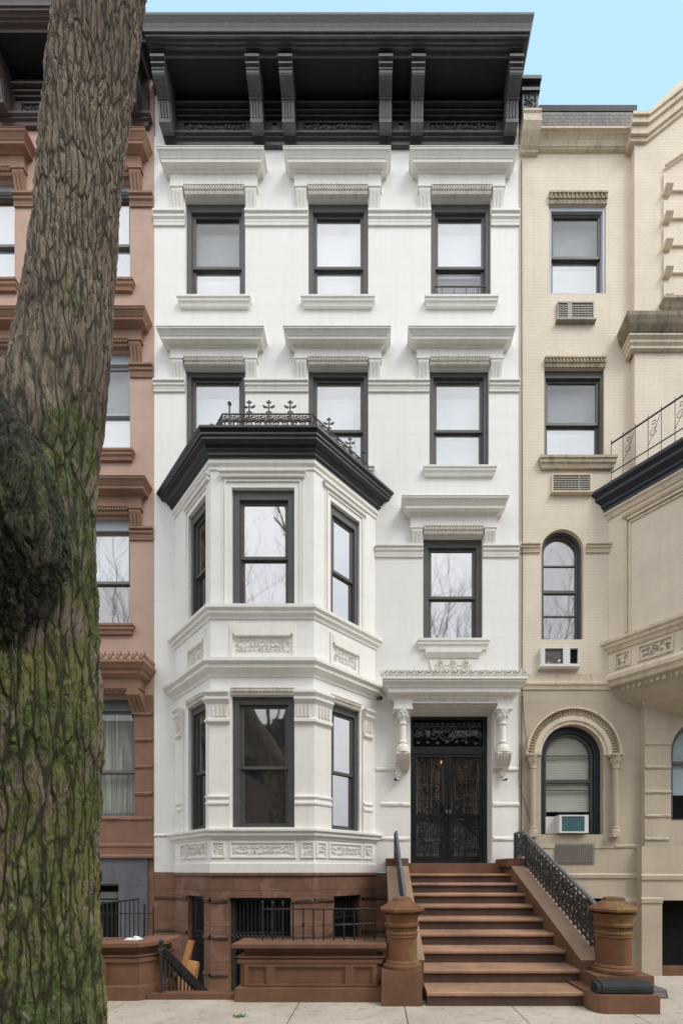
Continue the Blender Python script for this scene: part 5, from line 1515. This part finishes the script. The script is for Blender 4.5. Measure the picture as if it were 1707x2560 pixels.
# oriel on the right
op = [(4.84, 0), (5.94, -1.1), (12, -1.1)]
FO = Fr(4.84, 0, 1.1, -1.1); LO_ = math.hypot(1.1, 1.1)
def osweep(m_, prof): m_.sweep([op[0], op[1], (12, -1.1), (12.001, 0)], prof)
m = MB(); osweep(m, [(0, 5.55), (0, 9.05)]); orl = m.build('oriel', 'cream', cream)
m = MB(); osweep(m, [(-.95, 4.70), (-.70, 4.85), (-.40, 5.0), (-.16, 5.18), (-.05, 5.36), (0, 5.40)]); m.build('oriel_base', 'cream_low', orl)
m = MB(); osweep(m, [(0, 5.40), (.03, 5.41), (.05, 5.48), (.10, 5.52), (.10, 5.60), (.06, 5.66), (.0, 5.69)]); osweep(m, [(0, 6.10), (.03, 6.11), (.05, 6.17), (.09, 6.20), (.09, 6.25), (.13, 6.28), (.13, 6.34), (.03, 6.37)])
osweep(m, [(0, 8.88), (.03, 8.90), (.05, 8.97), (.08, 9.0), (.08, 9.04), (0, 9.05)])
m.build('oriel_moulding', 'cream_trim', orl)
m = MB(); osweep(m, [(0, 9.051), (.08, 9.051), (.08, 9.10), (.11, 9.14), (.11, 9.19), (.17, 9.24), (.20, 9.27), (.20, 9.33), (.26, 9.40), (.26, 9.46), (.1, 9.49)]); m.build('oriel_cornice', 'navy', orl)
m = MB()
for w_, e in ((.05, 0), (.025, .06)):
    for a_, b_, z0, z1 in ((.30 + e, .34 + e, 6.42, 8.70 - e), (1.36 - e, 1.40 - e, 6.42, 8.70 - e), (.30 + e, 1.40 - e, 8.66 - e, 8.70 - e)): m.box(FO, a_, b_, 0, w_, z0, z1)
m.prism_wz(FO, [(0, 8.76), (.03, 8.76), (.05, 8.80), (.05, 8.84), (0, 8.84)], .25, 1.45)
for a_, b_ in ((.12, .40), (.52, 1.10), (1.22, 1.50)):
    m.box(FO, a_, b_, 0, .03, 6.02, 6.06); m.box(FO, a_, b_, 0, .03, 5.74, 5.77); m.box(FO, a_, a_ + .03, 0, .03, 5.77, 6.02); m.box(FO, b_ - .03, b_, 0, .03, 5.77, 6.02)
m.build('oriel_panel', 'cream_trim', orl)
m = MB()
for a_, b_ in ((.17, .35), (.58, 1.04), (1.27, 1.45)):
    carve(m, FO, a_, b_, 5.80, 5.99, .004, .15, .012); m.build('oriel_carving', 'cream_dirty', orl); m = MB()
for i in range(14): m.blob(FO.P(.15 + i * .1, -.02 + .0, 5.30), .035, .03, .05, 6, 4)
m.build('oriel_bead_moulding', 'cream_dirty', orl)
m = MB()
rp = [(4.86, -.06), (5.92, -1.12), (9, -1.12)]
for a_, b_ in zip(rp[:-1], rp[1:]):
    L = math.hypot(b_[0] - a_[0], b_[1] - a_[1]); d = ((b_[0] - a_[0]) / L, (b_[1] - a_[1]) / L)
    fn = lambda p, q: (a_[0] + d[0] * p, a_[1] + d[1] * p, q)
    m.tube([fn(0, 10.43), fn(L, 10.43)], .018, 5); m.tube([fn(0, 9.82), fn(L, 9.82)], .012, 5)
    n = round(L / .21)
    for i in range(n + 1):
        p = L * i / n; m.tube([fn(p, 9.52), fn(p, 10.50)], .008, 4)
        if i % 2 and i < n:
            m.tube([fn(p, 9.9), fn(p + .1, 10.1), fn(p + .19, 10.36)], .006, 4); m.tube(spiral(fn, (p + .1, 10.1), .09, 1.1, 1, 1, 12), .006, 4); m.tube(spiral(fn, (p + .09, 10.28), .05, 1.1, 2, -1, 10), .006, 4)
        for _ in range(2): m.blob(fn(p + rnd.uniform(0, .18), 9.50 + rnd.uniform(0, .05)), .03, .03, .02, 5, 3)
m.build('balcony_railing', 'iron', orl)
string_m = MB()
string_m.prism_wz(W, [(0, 5.36), (.02, 5.36), (.03, 5.42), (.06, 5.46), (.06, 5.50), (.035, 5.52), (.035, 5.68), (0, 5.69)], CX0 + .01, 4.9)
string_m.build('string_course', 'cream_trim', cream)
# cables
m = MB()
def yx(px, py, w=.03): return (PX(px, w), -w, PZ(py, w))
m.tube([yx(1303, 400), yx(1304, 900), yx(1305, 1400), yx(1304, 1700)], .012, 5)
m.tube([yx(1305, 1700, .03), yx(1304, 1750, .05), yx(1304, 1900, .03), yx(1302, 2090, .03)], .010, 5)
m.tube([yx(1306, 1740), yx(1309, 1800), yx(1318, 1870, .2), yx(1328, 1900, .12), yx(1334, 1960), yx(1331, 2010), yx(1339, 2040), yx(1330, 2062)], .007, 4)
m.tube([yx(1300, 1860), yx(1296, 1950), yx(1306, 1990), yx(1316, 2020), yx(1326, 2060)], .006, 4)
m.build('cable', 'iron', cream)

# air conditioners
def ac_unit(px0, px1, py0, py1, w, label, mat, kind=0):
    a_, b_, z0, z1 = PX(px0, w), PX(px1, w), PZ(py1, w), PZ(py0, w)
    t = thing('air_conditioner', ((a_ + b_) / 2, 0, z0), label, 'air conditioner', 'air conditioners of the cream house')
    m_ = MB(); e = .025
    m_.box(W, a_, b_, -.1, w, z0, z0 + e); m_.box(W, a_, b_, -.1, w, z1 - e, z1); m_.box(W, a_, a_ + e, -.1, w - .001, z0 + e, z1 - e); m_.box(W, b_ - e, b_, -.1, w - .001, z0 + e, z1 - e)
    m_.box(W, a_ - .03, b_ + .03, -.05, w + .04, z0 - .03, z0 - .001)
    m_.build('sleeve', mat, t)
    MB().box(W, a_ + e, b_ - e, -.1, w - .05, z0 + e, z1 - e).build('interior', 'dark', t)
    if kind == 0:
        m_ = MB(); n_ = 7
        for i in range(n_): m_.box(W, a_ + e, b_ - e, w - .045, w - .01, z0 + e + (z1 - z0 - 2 * e) * i / n_, z0 + e + (z1 - z0 - 2 * e) * (i + .4) / n_)
        for i in range(1, 12): m_.box(W, a_ + (b_ - a_) * i / 12, a_ + (b_ - a_) * i / 12 + .006, w - .03, w - .008, z0 + e, z1 - e)
        s_ = a_ + (b_ - a_) * (.28 if px0 > 1385 else .68); m_.box(W, s_, s_ + (.09 if px0 > 1385 else .02), w - .04, w - .002, z0 + e, z1 - e)
        m_.build('grille', 'vent', t)
    else:
        m_ = MB(); s_ = a_ + (b_ - a_) * .58; m_.box(W, s_, s_ + .14, w - .045, w + .004, z0 + e, z1 - e); m_.box(W, a_ + e, a_ + e + .06, w - .045, w + .002, z0 + e, z1 - e)
        m_.box(W, a_ + .02, b_ - .02, w, w + .03, z0 - .02, z0 + .03); m_.build('front_frame', 'plastic', t); m_ = MB(); m_.box(W, a_ + e + .06, s_, -.05, w - .03, z0 + e, z1 - e); m_.build('inner_panel', 'inner_panel', t)
        m_ = MB(); m_.blob((a_ + (b_ - a_) * .47, -w - .0, z0 + .10), .03, .02, .03, 8, 6); m_.blob((a_ + (b_ - a_) * .2, -w, z0 + .07), .02, .01, .015); m_.build('knob', 'plastic', t)
    return t


ac_unit(1393, 1485, 753, 800, .04, 'dark louvred air conditioner in the wall under the top cream-house window', 'vent')
ac_unit(1380, 1478, 1184, 1230, .04, 'beige louvred air conditioner in the wall directly under the dirty stone sill', 'cream_trim')
ac_unit(1352, 1448, 1618, 1665, .10, 'opened white air conditioner with knob, under the narrow arched window', 'plastic', 1)
t = thing('air_conditioner', (PX(1425), 0, c1[2]), 'white window air conditioner with teal front, in the wide arched window', 'air conditioner', 'air conditioners of the cream house')
a_, b_, z0, z1 = PX(1398, .10), PX(1471, .10), PZ(2083, .10), PZ(2038, .10)
m = MB(); m.box(W, a_, b_, -.2, .10, z0, z0 + .03); m.box(W, a_, b_, -.2, .10, z1 - .03, z1); m.box(W, a_, a_ + .05, -.2, .099, z0 + .03, z1 - .03); m.box(W, b_ - .08, b_, -.2, .099, z0 + .03, z1 - .03); m.box(W, a_ + .05, b_ - .08, -.2, .05, z0 + .03, z1 - .03)
m.box(W, c1[0] + .14, a_, -.22, -.10, z0, z1 - .01)
m.build('housing', 'plastic', t)
m = MB(); m.box(W, a_ + .05, b_ - .08, .05, .08, z0 + .03, z1 - .03)
for i in range(9): m.box(W, a_ + .06, b_ - .09, .08, .086, z0 + .05 + i * .03, z0 + .058 + i * .03)
m.build('grille', 'teal', t)

# =================================================================== TREE
def trunk_mesh():
    d = 2.8
    ys = [(-260, 160, 385), (-120, 147, 372), (0, 135, 357), (100, 124, 345), (200, 113, 332), (300, 101, 320), (400, 92, 309), (600, 75, 297), (800, 46, 286), (900, 26, 279), (1000, 0, 270), (1100, -60, 257), (1200, -100, 246), (1300, -120, 244), (1450, -130, 250), (1600, -135, 256),
          (1750, -140, 262), (1850, -145, 266), (1950, -150, 260), (2050, -152, 254), (2200, -155, 254), (2350, -160, 258), (2450, -165, 262), (2560, -175, 270), (2680, -190, 290), (2760, -215, 320)]
    pts = []; rr = []
    for y, l, r in ys[::-1]:
        tl, tr_ = math.atan((l - 940) / 1000), math.atan((r - 940) / 1000)
        tc_ = (tl + tr_) / 2; dist = d / math.cos(tc_); rad = dist * math.sin((tr_ - tl) / 2) - .012
        cx = d * math.tan(tc_); z = EYE + (2180 - y) * d / 1000
        pts.append((cx, d - D, z)); rr.append(rad)
    # resample
    P_, R_ = [], []
    for i in range(len(pts) - 1):
        n = 3
        for k in range(n):
            t = k / n; P_.append(tuple(pts[i][j] * (1 - t) + pts[i + 1][j] * t for j in range(3))); R_.append(rr[i] * (1 - t) + rr[i + 1] * t)
    P_.append(pts[-1]); R_.append(rr[-1])
    m_ = MB(); m_.tube(P_, R_, 40)
    Y = d - D
    m_.tube([(-2.62, Y - .05, 2.7), (-2.75, Y - .1, 3.5), (-2.92, Y - .12, 4.2), (-3.12, Y - .15, 4.8), (-3.5, Y - .2, 5.5), (-4.1, Y - .3, 6.4), (-4.8, Y - .4, 7.6)], [.42, .46, .46, .42, .38, .33, .28], 28)
    # upper limbs, above the frame
    x, z = P_[-1][0], P_[-1][2]
    return m_, (x, Y, z)


tree = thing('street_tree', (-2.5, 2.8 - D, 0), 'large mossy street tree trunk with furrowed bark in the left foreground', 'tree')
tm, tip = trunk_mesh()
lb = MB()
lp = [(2.75, -2.55, -5.90, .10), (3.0, -2.42, -5.92, .18), (3.25, -2.30, -5.94, .25), (3.5, -2.22, -5.97, .31), (3.78, -2.22, -6.0, .34), (4.05, -2.36, -6.0, .35), (4.25, -2.58, -6.0, .33), (4.43, -2.98, -5.98, .31), (4.7, -3.6, -5.95, .30), (5.1, -4.4, -5.9, .28)]
LP, LR_ = [], []
for i in range(len(lp) - 1):
    for k in range(3):
        t = k / 3; q = [lp[i][j] * (1 - t) + lp[i + 1][j] * t for j in range(4)]
        LP.append((q[1], q[2], q[0])); LR_.append(q[3])
lb.tube(LP, LR_, 30)
for bx, by, bz, br in ((-2.12, -6.10, 3.55, .15), (-2.2, -6.20, 3.85, .16), (-2.42, -6.18, 4.15, .17), (-2.38, -6.15, 3.25, .15), (-2.55, -6.10, 2.95, .15), (-2.14, -6.02, 3.8, .14)):
    lb.blob((bx, by, bz), br, br, br * 1.3, 16, 12)
lbo = lb.build('side_limb', 'wet_bark', tree)
to = tm.build('trunk', 'bark', tree)
rm = to.modifiers.new('r', 'REMESH'); rm.mode = 'VOXEL'; rm.voxel_size = .0125
sm = to.modifiers.new('s', 'SMOOTH'); sm.iterations = 12; sm.factor = .5
rm2 = lbo.modifiers.new('r', 'REMESH'); rm2.mode = 'VOXEL'; rm2.voxel_size = .0115
sm2 = lbo.modifiers.new('s', 'SMOOTH'); sm2.iterations = 14; sm2.factor = .5
for ob_, mn in ((to, 'bark'), (lbo, 'wet_bark')):
    dg = bpy.context.evaluated_depsgraph_get(); ev = ob_.evaluated_get(dg)
    me = bpy.data.meshes.new_from_object(ev)
    ob_.modifiers.clear(); old = ob_.data; ob_.data = me; bpy.data.meshes.remove(old)
    me.polygons.foreach_set('use_smooth', [True] * len(me.polygons))
    if not me.materials: me.materials.append(M[mn])


def branches(m_, p, d, L, r, lv, rg, bias):
    pts = [Vector(p)]; rs = [r]; dd = Vector(d).normalized(); n = 5
    for i in range(n):
        dd = (dd + Vector((rg.uniform(-.22, .22), rg.uniform(-.22, .22), rg.uniform(-.10, .20))) + bias * .05).normalized()
        pts.append(pts[-1] + dd * L / n); rs.append(r * (1 - .6 * (i + 1) / n))
    m_.tube(pts, rs, 6 if lv > 2 else 4)
    if lv <= 0: return
    for k in range(rg.choice((3, 4)) if lv > 1 else 3):
        i = rg.randint(2, n); q = pts[i]
        ax = Vector((rg.uniform(-1, 1), rg.uniform(-1, 1), rg.uniform(-.1, .8)))
        branches(m_, q, dd * .7 + ax * .8, L * rg.uniform(.55, .75), rs[i] * .75, lv - 1, rg, bias)


rg = random.Random(5)
m = MB()
branches(m, (tip[0], tip[1], tip[2] - .1), (.9, -.25, .75), 4.2, .16, 5, rg, Vector((.2, -.3, .3)))
branches(m, (tip[0], tip[1], tip[2] + .2), (-.4, -.2, 1), 3.6, .16, 5, rg, Vector((-.1, -.2, .4)))
branches(m, (tip[0], tip[1], tip[2] - .1), (.15, -.35, 1), 3.8, .24, 5, rg, Vector((0, -1.0, .3)))
branches(m, (-4.75, -5.95, 7.5), (-.5, -.2, 1), 3.0, .24, 4, rg, Vector((-.4, -.6, .3)))
m.build('crown_branches', 'twig', tree)

# trees and houses across the street (seen only as reflections)
m0 = None
for k, (x, y) in enumerate(((3.5, -18.3), (-6.5, -18.5), (12, -18.4), (-15, -18.2))):
    t = thing('street_tree', (x, y, 0), 'bare street tree across the road, reflected in the windows, tree %s' % ('facing the stoop', 'facing the bay', 'to the far east', 'to the far west')[k], 'tree', 'bare trees across the street')
    m = MB(); m.tube([(x, y, -.1), (x + .1, y, 3), (x, y + .1, 10.2)], [.34, .27, .22], 10); to_ = m.build('trunk', 'twig', t)
    m = MB(); rg = random.Random(20 + k)
    for j in range(4): branches(m, (x, y + .1, 9.0 + j * .3), (math.cos(j * 1.6) * .6, math.sin(j * 1.6) * .6, 1), 6.4, .11, 4, rg, Vector((0, 0, .5)))
    m.build('crown_branches', 'twig', t)
for k, (x0, x1, h, mt) in enumerate(((-30, -14, 13, 'opp'), (-14, -5.5, 12.0, 'pink_base'), (-5.5, 3.2, 12.6, 'opp'), (3.2, 11, 12.0, 'brownstone'), (11, 28, 13, 'opp'))):
    t = thing('row_house', ((x0 + x1) / 2, -22.0, 0), 'row house across the street, %s' % ('at the far west end', 'red brown front second from the west', 'brick front straight opposite', 'brownstone front opposite the cream house', 'at the far east end')[k], 'house', 'houses across the street')
    F_ = Fr(x1, -22.0, -1, 0); L = x1 - x0
    hs = []
    n = int(L // 2.6)
    for i in range(n):
        for j in range(4):
            u = L * (i + .5) / n; hs.append((u - .55, u + .55, 1.2 + j * 3.1, 3.2 + j * 3.1))
    m = MB(); m.wall(F_, 0, L, 0, h, hs, 0, .25); m.box(F_, 0, L, -8, -.5, 0, h); m.sweep([F_.P(0, 0, 0)[:2], F_.P(L, 0, 0)[:2]], [(0, h - .5), (.3, h - .3), (.4, h), (0, h + .02)], 'perp')
    m.build('wall', mt, t)
    m = MB()
    for a_, b_, z0, z1 in hs: m.box(F_, a_, b_, -.24, -.2, z0, z1)
    m.build('window', 'opp_glass', t)

# =================================================================== CAMERA, SKY, SUN
cam = bpy.data.cameras.new('camera'); co = bpy.data.objects.new('camera', cam); COL.objects.link(co)
co.location = (0, -D, EYE); co.rotation_euler = (R(90), 0, 0)
cam.sensor_fit = 'HORIZONTAL'; cam.sensor_width = 36; cam.lens = 1000 / 1707 * 36
cam.shift_x = (853.5 - 940) / 1707; cam.shift_y = (2180 - 1280) / 1707
cam.clip_start = .05; cam.clip_end = 500
S.camera = co

SE, SR = R(50), R(128)
w = bpy.data.worlds.new('World'); S.world = w; w.use_nodes = True
nt = w.node_tree; bg = nt.nodes['Background']
sky = N(nt, 'ShaderNodeTexSky'); sky.sky_type = 'NISHITA'; sky.sun_disc = False; sky.sun_elevation = SE; sky.sun_rotation = SR
sky.air_density = 1.0; sky.dust_density = 1.5; sky.ozone_density = 1.0
tc = N(nt, 'ShaderNodeTexCoord'); sp = N(nt, 'ShaderNodeSeparateXYZ'); nt.links.new(tc.outputs['Generated'], sp.inputs[0])
cl = tex_noise(nt, tc.outputs['Generated'], 2.0, 6, .55)
# thin bright cloud, densest on the street side, thinning over the roofs
amt = math_n(nt, 'ADD', math_n(nt, 'MULTIPLY', sp.outputs[1], -0.75), math_n(nt, 'MULTIPLY', cl, 0.5))
mask = ramp(nt, math_n(nt, 'ADD', amt, 0.20), [(0.18, 0.0), (0.62, 1.0)])
haze = mixc(nt, 0.75, sky.outputs[0], (4.5, 7.1, 8.6))
cv_ = ramp(nt, tex_noise(nt, tc.outputs['Generated'], 5.0, 7, .62), [(0.32, 0.0), (0.68, 1.0)])
full = mixc(nt, mask, haze, mixc(nt, cv_, (10.6, 10.9, 11.6), (13.6, 13.7, 14.0)))
gr = ramp(nt, sp.outputs[2], [(0.0, 0.48), (0.75, 1.0)])
full = mixc(nt, 1.0, full, gr, 'MULTIPLY')
nt.links.new(full, bg.inputs[0]); bg.inputs[1].default_value = .10
sun = bpy.data.lights.new('sun', 'SUN'); sun.energy = 1.2; sun.angle = R(22); sun.color = (1, .96, .90)
so = bpy.data.objects.new('sun', sun); COL.objects.link(so)
# sun direction: azimuth SR measured like the sky texture (clockwise from +Y)
dx, dy, dz = math.sin(SR) * math.cos(SE), math.cos(SR) * math.cos(SE), math.sin(SE)
so.rotation_euler = Vector((dx, dy, dz)).to_track_quat('Z', 'Y').to_euler()
so.location = (0, -10, 30)
S.view_settings.view_transform = 'Standard'; S.view_settings.look = 'None'; S.view_settings.exposure = 0.55; S.view_settings.gamma = 1
S.cycles.max_bounces = 6; S.cycles.transparent_max_bounces = 8
